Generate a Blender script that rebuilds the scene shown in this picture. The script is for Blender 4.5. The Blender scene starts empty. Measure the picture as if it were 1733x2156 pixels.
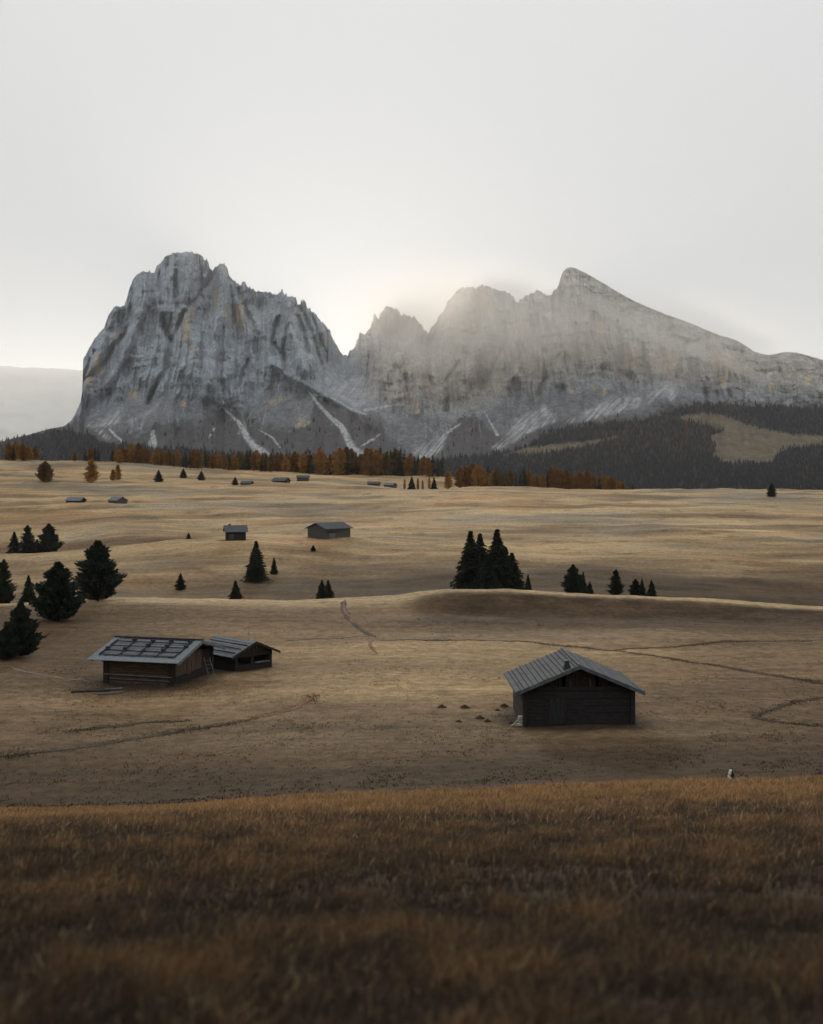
import bpy, math, random
import numpy as np
from mathutils import Vector, Matrix

random.seed(7)
RNG = np.random.default_rng(11)
scene = bpy.context.scene
COL = scene.collection

# ------------------------------------------------------------------ camera model
F = 2477.0            # focal length in units of the 1733-wide picture
CX, HY = 866.5, 1000.0   # principal column, horizon row


def slope(y):
    return (np.asarray(y, float) - HY) / F


# ------------------------------------------------------------------ noise
_perm = np.random.default_rng(3).permutation(4096).astype(np.int64)
_grad = np.random.default_rng(5).normal(size=(4096, 2))
_grad /= np.linalg.norm(_grad, axis=1, keepdims=True)


def perlin(x, y, seed=0):
    x = np.asarray(x, float)
    y = np.asarray(y, float)
    xi = np.floor(x).astype(np.int64)
    yi = np.floor(y).astype(np.int64)
    xf = x - xi
    yf = y - yi
    u = xf * xf * xf * (xf * (xf * 6 - 15) + 10)
    v = yf * yf * yf * (yf * (yf * 6 - 15) + 10)

    def g(ix, iy, dx, dy):
        h = _perm[(_perm[(ix + seed * 57) & 4095] + iy) & 4095]
        gr = _grad[h]
        return gr[..., 0] * dx + gr[..., 1] * dy
    n00 = g(xi, yi, xf, yf)
    n10 = g(xi + 1, yi, xf - 1, yf)
    n01 = g(xi, yi + 1, xf, yf - 1)
    n11 = g(xi + 1, yi + 1, xf - 1, yf - 1)
    return (n00 * (1 - u) + n10 * u) * (1 - v) + (n01 * (1 - u) + n11 * u) * v


def fbm(x, y, octv=4, seed=0, gain=0.5):
    s = 0
    a = 1.0
    for o in range(octv):
        s = s + a * perlin(x * 2 ** o, y * 2 ** o, seed + o * 13)
        a *= gain
    return s


def ridged(x, y, octv=3, seed=0, gain=0.5):
    s = 0
    a = 1.0
    for o in range(octv):
        s = s + a * (1 - 2.2 * np.abs(perlin(x * 2 ** o, y * 2 ** o, seed + o * 17)))
        a *= gain
    return s


def sstep(a, b, x):
    t = np.clip((x - a) / (b - a), 0, 1)
    return t * t * (3 - 2 * t)


def pchip(xk, yk, x):
    """monotone cubic through (xk, yk); yk may be [K] or [K, N] with x [N]."""
    xk = np.asarray(xk, float)
    yk = np.asarray(yk, float)
    one = yk.ndim == 1
    if one:
        yk = yk[:, None]
    h = np.diff(xk)[:, None]
    d = np.diff(yk, axis=0) / h
    m = np.zeros_like(yk)
    num = d[:-1] * d[1:]
    w1 = 2 * h[1:] + h[:-1]
    w2 = h[1:] + 2 * h[:-1]
    with np.errstate(divide='ignore', invalid='ignore'):
        hm = (w1 + w2) / (w1 / d[:-1] + w2 / d[1:])
    m[1:-1] = np.where(num > 0, hm, 0)
    m[0] = d[0]
    m[-1] = d[-1]
    x = np.asarray(x, float)
    i = np.clip(np.searchsorted(xk, x) - 1, 0, len(xk) - 2)
    hh = xk[i + 1] - xk[i]
    t = np.clip((x - xk[i]) / hh, 0, 1)
    if one:
        y0, y1, m0, m1 = yk[i, 0], yk[i + 1, 0], m[i, 0], m[i + 1, 0]
    else:
        n = np.arange(yk.shape[1])
        y0, y1, m0, m1 = yk[i, n], yk[i + 1, n], m[i, n], m[i + 1, n]
    t2 = t * t
    t3 = t2 * t
    return (2 * t3 - 3 * t2 + 1) * y0 + (t3 - 2 * t2 + t) * hh * m0 + (-2 * t3 + 3 * t2) * y1 + (t3 - t2) * hh * m1


# ------------------------------------------------------------------ mesh / object helpers
def link_mesh(name, verts, faces, mats=(), parent=None, col=None, smooth=False, fmat=None):
    """verts [N,3]; faces: list of lists or an int array [M,k]."""
    me = bpy.data.meshes.new(name)
    verts = np.asarray(verts, np.float32)
    if isinstance(faces, np.ndarray):
        M, k = faces.shape
        me.vertices.add(len(verts))
        me.vertices.foreach_set('co', verts.ravel())
        me.loops.add(M * k)
        me.loops.foreach_set('vertex_index', faces.astype(np.int32).ravel())
        me.polygons.add(M)
        me.polygons.foreach_set('loop_start', np.arange(0, M * k, k, dtype=np.int32))
        me.polygons.foreach_set('loop_total', np.full(M, k, np.int32))
        me.update(calc_edges=True)
    else:
        me.from_pydata([tuple(map(float, v)) for v in verts], [], faces)
        me.update()
    for m in mats:
        me.materials.append(m)
    if fmat is not None:
        me.polygons.foreach_set('material_index', np.asarray(fmat, np.int32))
    if col is not None:
        at = me.color_attributes.new('Col', 'FLOAT_COLOR', 'POINT')
        c = np.ones((len(verts), 4), np.float32)
        c[:, :3] = col
        at.data.foreach_set('color', c.ravel())
    if smooth:
        me.polygons.foreach_set('use_smooth', np.ones(len(me.polygons), bool))
    o = bpy.data.objects.new(name, me)
    COL.objects.link(o)
    if parent is not None:
        o.parent = parent
    return o


def tag(o, label=None, cat=None, group=None, kind=None):
    if label:
        o['label'] = label
    if cat:
        o['category'] = cat
    if group:
        o['group'] = group
    if kind:
        o['kind'] = kind
    return o


def empty(name, loc, rz=0.0):
    o = bpy.data.objects.new(name, None)
    COL.objects.link(o)
    o.location = loc
    o.rotation_euler = (0, 0, rz)
    o.empty_display_size = 0.3
    return o


def copy_thing(o, loc, rz, sc):
    c = o.copy()
    COL.objects.link(c)
    c.location = loc
    c.rotation_euler = (0, 0, rz)
    c.scale = sc
    for ch in list(o.children):
        d = ch.copy()
        COL.objects.link(d)
        d.parent = c
    for k in ('label', 'group'):
        if k in c.keys():
            del c[k]
    return c


class MB:
    """collects boxes / beams into one mesh"""

    def __init__(self):
        self.v = []
        self.f = []

    def add(self, vs, fs):
        n = len(self.v)
        self.v += [tuple(p) for p in vs]
        self.f += [[n + i for i in f] for f in fs]

    def box(self, lo, hi, jit=0.0):
        x0, y0, z0 = lo
        x1, y1, z1 = hi
        vs = [(x0, y0, z0), (x1, y0, z0), (x1, y1, z0), (x0, y1, z0), (x0, y0, z1), (x1, y0, z1), (x1, y1, z1), (x0, y1, z1)]
        if jit:
            vs = [(a + random.uniform(-jit, jit), b + random.uniform(-jit, jit), c + random.uniform(-jit, jit)) for a, b, c in vs]
        self.add(vs, [[0, 3, 2, 1], [4, 5, 6, 7], [0, 1, 5, 4], [1, 2, 6, 5], [2, 3, 7, 6], [3, 0, 4, 7]])

    def hexa(self, vs):
        self.add(vs, [[0, 3, 2, 1], [4, 5, 6, 7], [0, 1, 5, 4], [1, 2, 6, 5], [2, 3, 7, 6], [3, 0, 4, 7]])

    def beam(self, a, b, r0, r1=None, n=7, bend=0.0):
        r1 = r0 if r1 is None else r1
        a = Vector(a)
        b = Vector(b)
        d = (b - a).normalized()
        up = Vector((0, 0, 1)) if abs(d.z) < 0.9 else Vector((1, 0, 0))
        s = d.cross(up).normalized()
        t = s.cross(d).normalized()
        segs = 4 if bend else 1
        rings = []
        off = Vector((random.uniform(-1, 1), random.uniform(-1, 1), random.uniform(-.5, .5))) * bend
        vs = []
        for i in range(segs + 1):
            u = i / segs
            c = a.lerp(b, u) + off * math.sin(math.pi * u)
            r = r0 + (r1 - r0) * u
            for k in range(n):
                an = 2 * math.pi * k / n
                vs.append(c + (s * math.cos(an) + t * math.sin(an)) * r)
        fs = []
        for i in range(segs):
            for k in range(n):
                k2 = (k + 1) % n
                fs.append([i * n + k, i * n + k2, (i + 1) * n + k2, (i + 1) * n + k])
        fs.append(list(range(n))[::-1])
        fs.append([segs * n + k for k in range(n)])
        self.add(vs, fs)

    def build(self, name, mat, parent=None, smooth=False):
        return link_mesh(name, np.array(self.v), self.f, [mat], parent, smooth=smooth)


# ------------------------------------------------------------------ materials
def new_mat(name):
    m = bpy.data.materials.new(name)
    m.use_nodes = True
    nt = m.node_tree
    b = nt.nodes['Principled BSDF']
    b.inputs['Roughness'].default_value = 0.9
    b.inputs['Specular IOR Level'].default_value = 0.15
    return m, nt, b


def N(nt, typ, **kw):
    n = nt.nodes.new(typ)
    for k, v in kw.items():
        if k in n.inputs.keys():
            n.inputs[k].default_value = v
        else:
            setattr(n, k, v)
    return n


def ramp(nt, stops):
    r = nt.nodes.new('ShaderNodeValToRGB')
    el = r.color_ramp.elements
    while len(el) < len(stops):
        el.new(0.5)
    for e, (p, c) in zip(el, stops):
        e.position = p
        e.color = (c[0], c[1], c[2], 1) if not np.isscalar(c) else (c, c, c, 1)
    return r


def noise_mul(nt, colour_out, scale_vec, nscale, lo, hi, p0=.3, p1=.7, detail=5, coord='Object'):
    """multiply a colour by a noise between lo and hi"""
    tc = N(nt, 'ShaderNodeTexCoord')
    mp = N(nt, 'ShaderNodeMapping')
    mp.inputs['Scale'].default_value = scale_vec
    nt.links.new(tc.outputs[coord], mp.inputs['Vector'])
    no = N(nt, 'ShaderNodeTexNoise')
    no.inputs['Scale'].default_value = nscale
    no.inputs['Detail'].default_value = detail
    no.inputs['Roughness'].default_value = 0.62
    nt.links.new(mp.outputs[0], no.inputs['Vector'])
    r = ramp(nt, [(p0, lo), (p1, hi)])
    nt.links.new(no.outputs['Fac'], r.inputs[0])
    mx = N(nt, 'ShaderNodeMix', data_type='RGBA', blend_type='MULTIPLY')
    mx.inputs[0].default_value = 1.0
    nt.links.new(colour_out, mx.inputs[6])
    nt.links.new(r.outputs[0], mx.inputs[7])
    return mx.outputs[2], no.outputs['Fac']


def col_mat(name, mults=(), bump=None, spec=0.1, rough=0.95):
    m, nt, b = new_mat(name)
    b.inputs['Roughness'].default_value = rough
    b.inputs['Specular IOR Level'].default_value = spec
    at = N(nt, 'ShaderNodeAttribute', attribute_name='Col')
    c = at.outputs['Color']
    fac = None
    for mt in mults:
        c, fac = noise_mul(nt, c, *mt)
    nt.links.new(c, b.inputs['Base Color'])
    if bump and fac is not None:
        bp = N(nt, 'ShaderNodeBump')
        bp.inputs['Strength'].default_value = bump[0]
        bp.inputs['Distance'].default_value = bump[1]
        nt.links.new(fac, bp.inputs['Height'])
        nt.links.new(bp.outputs[0], b.inputs['Normal'])
    return m


def plain_mat(name, base, lo=0.6, hi=1.3, scale=(1, 1, 1), nscale=4.0, rough=0.9, spec=0.15, bump=0.0, bdist=0.02):
    m, nt, b = new_mat(name)
    rgb = N(nt, 'ShaderNodeRGB')
    rgb.outputs[0].default_value = (*base, 1)
    c, fac = noise_mul(nt, rgb.outputs[0], scale, nscale, lo, hi)
    nt.links.new(c, b.inputs['Base Color'])
    b.inputs['Roughness'].default_value = rough
    b.inputs['Specular IOR Level'].default_value = spec
    if bump:
        bp = N(nt, 'ShaderNodeBump')
        bp.inputs['Strength'].default_value = bump
        bp.inputs['Distance'].default_value = bdist
        nt.links.new(fac, bp.inputs['Height'])
        nt.links.new(bp.outputs[0], b.inputs['Normal'])
    return m


MAT = {}
MAT['rock'] = col_mat('rock_mat', [((1, 1, 1), 0.02, 0.72, 1.25), ((1, 1, .35), 0.06, 0.8, 1.2)], bump=(0.9, 14.0))
MAT['meadow'] = col_mat('meadow_mat', [((1, 1, 1), 0.9, 0.66, 1.3), ((.14, 1, 1), 0.45, 0.74, 1.18), ((.10, .55, 1), 0.22, 0.76, 1.2), ((.8, .8, 1), 1.9, 0.80, 1.2), ((.30, .42, 1), 1.0, 1.0, .62, .665, .74), ((.12, .2, 1), .6, 1.0, .66, .63, .74), ((1, 1, 1), 9.0, 0.6, 1.4)], bump=(0.7, 0.12))
MAT['blade'] = col_mat('grass_blade_mat', spec=0.12, rough=0.8)
MAT['far_forest'] = col_mat('forest_mat')
MAT['needle'] = plain_mat('spruce_needle_mat', (0.026, 0.032, 0.021), .5, 1.6, nscale=0.8)
MAT['needle_pine'] = plain_mat('pine_needle_mat', (0.028, 0.036, 0.025), .5, 1.7, nscale=0.7)
MAT['larch'] = plain_mat('larch_needle_mat', (0.36, 0.185, 0.048), .5, 1.5, nscale=0.25)
MAT['larch_rust'] = plain_mat('rusty_larch_mat', (0.25, 0.118, 0.036), .5, 1.5, nscale=0.25)
MAT['larch_olive'] = plain_mat('olive_larch_mat', (0.17, 0.105, 0.040), .5, 1.5, nscale=0.25)
MAT['bark'] = plain_mat('bark_mat', (0.05, 0.038, 0.03), .5, 1.4, nscale=5, bump=.6)
MAT['log_dark'] = plain_mat('dark_log_mat', (0.022, 0.019, 0.019), .5, 1.7, scale=(1, 1, 6), nscale=2.5, bump=.5)
MAT['log_brown'] = plain_mat('brown_log_mat', (0.070, 0.045, 0.030), .35, 1.6, scale=(.6, .6, 7), nscale=2.0, bump=.5)
MAT['board_warm'] = plain_mat('warm_board_mat', (0.060, 0.031, 0.018), .25, 1.7, scale=(6, 6, .6), nscale=1.4, bump=.4)
MAT['door_dark'] = plain_mat('dark_door_mat', (0.026, 0.025, 0.027), .5, 1.5, scale=(6, 6, .6), nscale=1.4, bump=.4)
MAT['gable_dark'] = plain_mat('dark_gable_mat', (0.016, 0.012, 0.010), .3, 1.9, scale=(6, 6, .6), nscale=1.4, bump=.4)
MAT['board_red'] = plain_mat('red_board_mat', (0.088, 0.058, 0.045), .5, 1.4, scale=(6, 6, .6), nscale=1.6, bump=.4)
MAT['shingle'] = plain_mat('grey_shingle_mat', (0.135, 0.145, 0.150), .55, 1.35, scale=(1, 5, 1), nscale=1.6, bump=.5)
MAT['shingle_mid'] = plain_mat('mid_shingle_mat', (0.082, 0.088, 0.092), .5, 1.35, scale=(1, 4, 1), nscale=1.6, bump=.5)
MAT['edge_board'] = plain_mat('pale_edge_board_mat', (0.155, 0.172, 0.178), .7, 1.2, scale=(3, 3, 3), nscale=1.5)
MAT['batten'] = plain_mat('dark_pole_mat', (0.030, 0.027, 0.026), .5, 1.5, nscale=4)
MAT['pole_grey'] = plain_mat('weathered_pole_mat', (0.14, 0.14, 0.135), .5, 1.3, nscale=3)
MAT['barn_grey'] = plain_mat('grey_barn_board_mat', (0.075, 0.074, 0.068), .5, 1.4, scale=(6, 6, .5), nscale=1.2, bump=.3)
MAT['pale_wood'] = plain_mat('bleached_wood_mat', (0.42, 0.40, 0.33), .5, 1.3, nscale=3.5)
MAT['white_wood'] = plain_mat('white_wood_mat', (0.72, 0.69, 0.60), .6, 1.2, nscale=3.5)
MAT['stone'] = plain_mat('stone_mat', (0.06, 0.058, 0.06), .5, 1.5, nscale=3, bump=.6)
MAT['soil'] = plain_mat('soil_mat', (0.034, 0.023, 0.014), .5, 1.5, nscale=2, bump=.6)
MAT['trail'] = plain_mat('trail_mat', (0.150, 0.070, 0.026), .5, 1.4, nscale=1.2, bump=.6)
MAT['pale_trail'] = plain_mat('pale_trail_mat', (0.15, 0.118, 0.084), .6, 1.3, nscale=1.2, bump=.4)
MAT['flue'] = plain_mat('flue_mat', (0.03, 0.03, 0.03), .6, 1.4, nscale=3)
MAT['metal_pale'] = plain_mat('pale_pole_mat', (0.3, 0.29, 0.26), .6, 1.3, nscale=3)

# ------------------------------------------------------------------ the meadow (one height function)
def curve(pts):
    xs, ys = zip(*pts)
    g = np.arange(-1200, 3001, 6.0)
    return g, pchip(xs, ys, g)


def flat(y0, y1=None):
    y1 = y0 if y1 is None else y1
    return [(-1200, y0), (0, y0), (1733, y1), (3000, y1)]


CREST = [(-1200, 1722), (0, 1709), (300, 1704), (550, 1689), (800, 1675), (1000, 1667), (1300, 1655), (1733, 1642), (3000, 1625)]
RISE = [(-1200, 1290), (0, 1272), (150, 1265), (250, 1261), (420, 1263), (620, 1264), (800, 1258), (950, 1243), (1050, 1243), (1200, 1251), (1390, 1258), (1500, 1263), (1733, 1280), (3000, 1300)]


def sh(c, d):
    return [(x, y + d) for x, y in c]


KEYS = [
    (46.0, CREST),
    (51.0, sh(CREST, 7)),
    (57.0, sh(CREST, -1)),
    (61.0, [(-1200, 1705), (0, 1686), (500, 1668), (1000, 1645), (1733, 1622), (3000, 1610)]),
    (70.0, [(-1200, 1620), (0, 1600), (500, 1593), (1000, 1582), (1733, 1572), (3000, 1570)]),
    (80.0, [(-1200, 1550), (0, 1538), (500, 1533), (1000, 1524), (1330, 1523), (1733, 1520), (3000, 1520)]),
    (100.0, [(-1200, 1445), (0, 1438), (220, 1446), (400, 1442), (700, 1440), (1200, 1438), (1733, 1438), (3000, 1440)]),
    (118.0, [(-1200, 1390), (0, 1385), (500, 1384), (900, 1380), (1200, 1382), (1733, 1384), (3000, 1390)]),
    (140.0, [(-1200, 1330), (0, 1322), (300, 1322), (800, 1328), (1000, 1330), (1300, 1330), (1733, 1335), (3000, 1340)]),
    (157.0, [(-1200, 1302), (0, 1287), (300, 1280), (620, 1284), (800, 1288), (950, 1291), (1050, 1296), (1300, 1300), (1733, 1312), (3000, 1320)]),
    (170.0, RISE),
    (185.0, sh(RISE, 6)),
    (212.0, [(x, y + 5) for x, y in RISE]),
    (240.0, [(-1200, 1250), (0, 1245), (400, 1238), (700, 1236), (1000, 1230), (1400, 1232), (1733, 1252), (3000, 1260)]),
    (275.0, [(-1200, 1212), (0, 1208), (400, 1190), (700, 1192), (1000, 1192), (1400, 1196), (1733, 1206), (3000, 1210)]),
    (330.0, [(-1200, 1175), (0, 1169), (130, 1160), (250, 1150), (400, 1138), (520, 1132), (700, 1136), (1000, 1150), (1400, 1152), (1733, 1160), (3000, 1160)]),
    (372.0, [(-1200, 1180), (0, 1174), (130, 1167), (250, 1156), (400, 1140), (520, 1125), (700, 1121), (1000, 1126), (1400, 1126), (1733, 1130), (3000, 1130)]),
    (425.0, [(-1200, 1136), (0, 1138), (130, 1132), (250, 1117), (330, 1119), (420, 1123), (520, 1113), (700, 1107), (1000, 1104), (1400, 1102), (1733, 1106), (3000, 1106)]),
    (500.0, [(-1200, 1096), (0, 1096), (250, 1084), (700, 1082), (1000, 1073), (1400, 1074), (1733, 1076), (3000, 1078)]),
    (560.0, [(-1200, 1063), (0, 1062), (250, 1058), (700, 1058), (1000, 1052), (1400, 1056), (1733, 1056), (3000, 1058)]),
    (640.0, [(-1200, 1032), (0, 1034), (250, 1036), (600, 1036), (760, 1035), (1000, 1034), (1200, 1039), (1733, 1039), (3000, 1040)]),
    (710.0, [(-1200, 1008), (0, 1012), (250, 1015), (480, 1016), (640, 1018), (760, 1024), (850, 1031), (930, 1031), (1000, 1026), (1080, 1024), (1200, 1030), (1350, 1031), (1500, 1029), (1600, 1030), (1733, 1033), (3000, 1040)]),
    (770.0, [(-1200, 996), (0, 1000), (250, 1006), (500, 1010), (640, 1012), (760, 1019), (850, 1028), (930, 1030), (1000, 1027), (1080, 1027), (1200, 1035), (1733, 1042), (3000, 1046)]),
    (900.0, [(-1200, 966), (0, 969), (200, 972), (430, 986), (620, 995), (700, 999), (800, 1001), (940, 1004), (1010, 1021), (1080, 1036), (1733, 1052), (3000, 1052)]),
    (1000.0, [(-1200, 970), (0, 974), (200, 977), (430, 990), (620, 998), (700, 1003), (800, 1005), (940, 1008), (1010, 1025), (1080, 1041), (1733, 1058), (3000, 1058)]),
    (1400.0, flat(1010, 1060)),
]
_XG = np.arange(-1200, 3001, 6.0)
_KY = np.array([k[0] for k in KEYS])
_KS = np.array([slope(curve(k[1])[1]) for k in KEYS])
FG0, FG1 = -1.06, -0.2475      # plane of the near hillside


def height(X, Y):
    X = np.atleast_1d(np.asarray(X, float)).ravel()
    Y = np.atleast_1d(np.asarray(Y, float)).ravel()
    z = np.empty_like(X)
    near = Y <= 46.0
    xi = np.clip(CX + F * X / np.maximum(Y, 46.0), -1200, 3000)
    crest46 = -46.0 * np.interp(xi, _XG, _KS[0])
    base46 = FG0 + FG1 * 46.0
    zn = FG0 + FG1 * np.maximum(Y, -2.0) + (crest46 - base46) * sstep(8, 46, Y) * 1.0
    z[near] = zn[near]
    f = ~near
    if f.any():
        xf = xi[f]
        ks = np.empty((len(_KY) + 1, xf.size))
        for k in range(len(_KY)):
            ks[k + 1] = -_KY[k] * np.interp(xf, _XG, _KS[k])
        # one row before the crest keeps the slope continuous
        ks[0] = FG0 + FG1 * 40.0 + (ks[1] - base46)
        yk = np.concatenate([[40.0], _KY])
        z[f] = pchip(np.log(yk), ks, np.log(np.minimum(Y[f], 1400.0)))
    amp = sstep(2, 30, Y)
    z += 0.10 * amp * fbm(X / 5.0, Y / 5.0, 3, 2) * np.clip(Y / 60, .4, 1.6)
    z += 0.55 * sstep(58, 75, Y) * (1 - .7 * sstep(150, 168, Y) * (1 - sstep(172, 200, Y))) * fbm(X / 26.0, Y / 19.0, 2, 5) * np.clip(Y / 150, .35, 2.2)
    return z


def hz(X, Y):
    return float(height([X], [Y])[0])


def at(x, Y):
    """world point on the ground in picture column x at depth Y"""
    X = (x - CX) / F * Y
    return Vector((X, Y, hz(X, Y)))


def hit(x, y, y0=56.0, y1=1100.0):
    """ground point seen at picture position (x, y)"""
    Y = np.exp(np.linspace(math.log(y0), math.log(y1), 2600))
    X = (x - CX) / F * Y
    g = height(X, Y)
    r = -Y * float(slope(y))
    i = int(np.argmax(g >= r))
    if g[i] < r[i]:
        i = int(np.argmax(g - r))
    return Vector((X[i], Y[i], g[i]))


# grid: X = a * (Y + 22)
rowsY = np.concatenate([np.linspace(-24, 3, 24, endpoint=False), np.exp(np.linspace(math.log(3), math.log(1400), 760))])
aa = np.linspace(-0.62, 0.62, 640)
GY, GA = np.meshgrid(rowsY, aa, indexing='ij')
GX = GA * (np.maximum(GY, -10) + 26)
GZ = height(GX, GY).reshape(GX.shape)


def grid_faces(nr, nc):
    i = np.arange(nr * nc).reshape(nr, nc)
    return np.stack([i[:-1, :-1], i[:-1, 1:], i[1:, 1:], i[1:, :-1]], -1).reshape(-1, 4)


def lerp(a, b, t):
    return a * (1 - t)[..., None] + np.asarray(b) * t[..., None]


STRAW = np.array((0.345, 0.235, 0.118))
PALE = np.array((0.39, 0.282, 0.153))
RUST = np.array((0.33, 0.185, 0.082))
GREYG = np.array((0.235, 0.200, 0.142))
BROWN = np.array((0.122, 0.077, 0.041))
DARKB = np.array((0.058, 0.040, 0.026))
FGCOL = np.array((0.090, 0.054, 0.026))


def meadow_colour(X, Y):
    xi = CX + F * X / np.maximum(Y, 8)
    lw = np.log(np.maximum(Y, 1))
    n1 = fbm(X / 30, Y / 16, 4, 21)
    n2 = fbm(X / 9, Y / 14, 4, 31)
    n3 = fbm(X / 70, Y / 45, 3, 41)
    c = np.broadcast_to(STRAW, X.shape + (3,)).copy()
    c = lerp(c, PALE, sstep(300, 520, Y) * .55 + .25 * sstep(.0, .5, n1))
    c = lerp(c, RUST, .55 * sstep(.12, .55, n3 + .3 * n2))
    c = lerp(c, GREYG, .6 * sstep(.15, .6, fbm(X / 50, Y / 30, 3, 55)))
    c = lerp(c, BROWN, .6 * sstep(.18, .55, n2 * .8 + n1 * .3))
    # broad bands of damp grey and rusty grass far up the meadow
    nb = fbm(X / 120, Y / 75, 3, 61)
    far = sstep(330, 430, Y)
    c = lerp(c, GREYG * .95, far * .75 * sstep(.08, .40, nb))
    c = lerp(c, RUST * .9, far * .6 * sstep(.10, .45, -nb + .25 * n1))
    c = c * np.clip(1 + .55 * fbm(X / 70, Y / 34, 3, 63), .45, 1.5)[..., None]  # light and dark of the meadow folds painted into the colour
    # shade painted over rough pasture in the hollow and on the rise's near flank
    w = sstep(172, 188, Y) * (1 - sstep(240, 322, Y + 34 * n1)) * (.6 + .4 * sstep(250, 850, xi))
    c = lerp(c, BROWN * .40 * (1 + .8 * n2)[..., None], w * .96)
    w = sstep(338, 350, Y) * (1 - sstep(395, 425, Y + 25 * n1)) * (1 - sstep(380, 520, xi))
    c = lerp(c, BROWN * .8, w * .85)  # shaded hillside on the left, painted brown
    hfac = sstep(820, 960, xi)
    w = sstep(138, 150, Y + 9 * n1) * (1 - sstep(160 + 6 * hfac, 167 + 2.5 * hfac, Y + 3 * n1 * (1 - .6 * hfac))) * (.35 + .65 * hfac)
    c = lerp(c, BROWN * .48, w * .97)
    # near pasture, browner towards the foreground, with a broad pale mown lobe between the huts
    near = 1 - sstep(150, 172, Y)
    c = lerp(c, BROWN * 1.1, near * .74)
    lobe = np.exp(-(((xi - 930) / 430) ** 2)) * sstep(80, 97, Y + 8 * n1) * (1 - sstep(121, 136, Y + 7 * n1))
    lobe = np.maximum(lobe, .42 * np.exp(-(((xi - 1450) / 420) ** 2)) * sstep(84, 100, Y + 8 * n1) * (1 - sstep(120, 138, Y)))
    c = lerp(c, STRAW * (1.22 + .35 * n1[..., None]), np.clip(lobe, 0, 1) * .82)
    rim = sstep(159 + 7.5 * sstep(820, 960, xi), 165 + 4.5 * sstep(820, 960, xi), Y + 1.2 * n1) * (1 - sstep(174, 182, Y)) * sstep(150, 300, xi)
    c = lerp(c, PALE * .95, rim * .8)  # sky light on the crest, painted as a pale rim
    w = sstep(140, 150, Y + 5 * n1) * (1 - sstep(166.0, 168.5, Y + 1.0 * n1)) * hfac
    c = lerp(c, BROWN * .52 * (1 + .9 * fbm(X / 6, Y / 4, 3, 65))[..., None], w * .9)  # shade on the rise's near flank painted darker again
    w = 1 - sstep(59, 98, Y + 10 * n1)
    c = lerp(c, BROWN * .46, np.clip(w, 0, 1) * .97)
    w = sstep(86, 110, Y) * (1 - sstep(150, 170, Y)) * (1 - sstep(120, 560, xi)) * .8
    c = lerp(c, BROWN * .62, w)
    w = sstep(.04, .38, fbm(X / 85, Y / 30, 2, 67)) * sstep(56, 70, Y) * (1 - .8 * rim) * .55
    c = lerp(c, BROWN * .8, w)  # soft shadow bands of the rolling ground, painted in
    w = sstep(1330, 1600, xi) * sstep(70, 95, Y) * (1 - sstep(150, 166, Y)) * .55
    c = lerp(c, BROWN * .85, w)
    # contact shade painted round the huts, along with some dark soil
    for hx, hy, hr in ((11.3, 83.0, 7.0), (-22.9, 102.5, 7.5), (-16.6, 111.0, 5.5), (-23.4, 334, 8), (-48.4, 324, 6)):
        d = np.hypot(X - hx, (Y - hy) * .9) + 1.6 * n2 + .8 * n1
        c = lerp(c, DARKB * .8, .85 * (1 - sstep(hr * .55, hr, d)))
    w = 1 - sstep(50, 57, Y)
    c = lerp(c, FGCOL * .75, w)
    return np.clip(c, .008, .58)


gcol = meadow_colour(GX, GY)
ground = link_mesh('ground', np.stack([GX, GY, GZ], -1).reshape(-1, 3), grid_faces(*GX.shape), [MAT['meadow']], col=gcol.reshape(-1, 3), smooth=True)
tag(ground, kind='structure')

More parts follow.
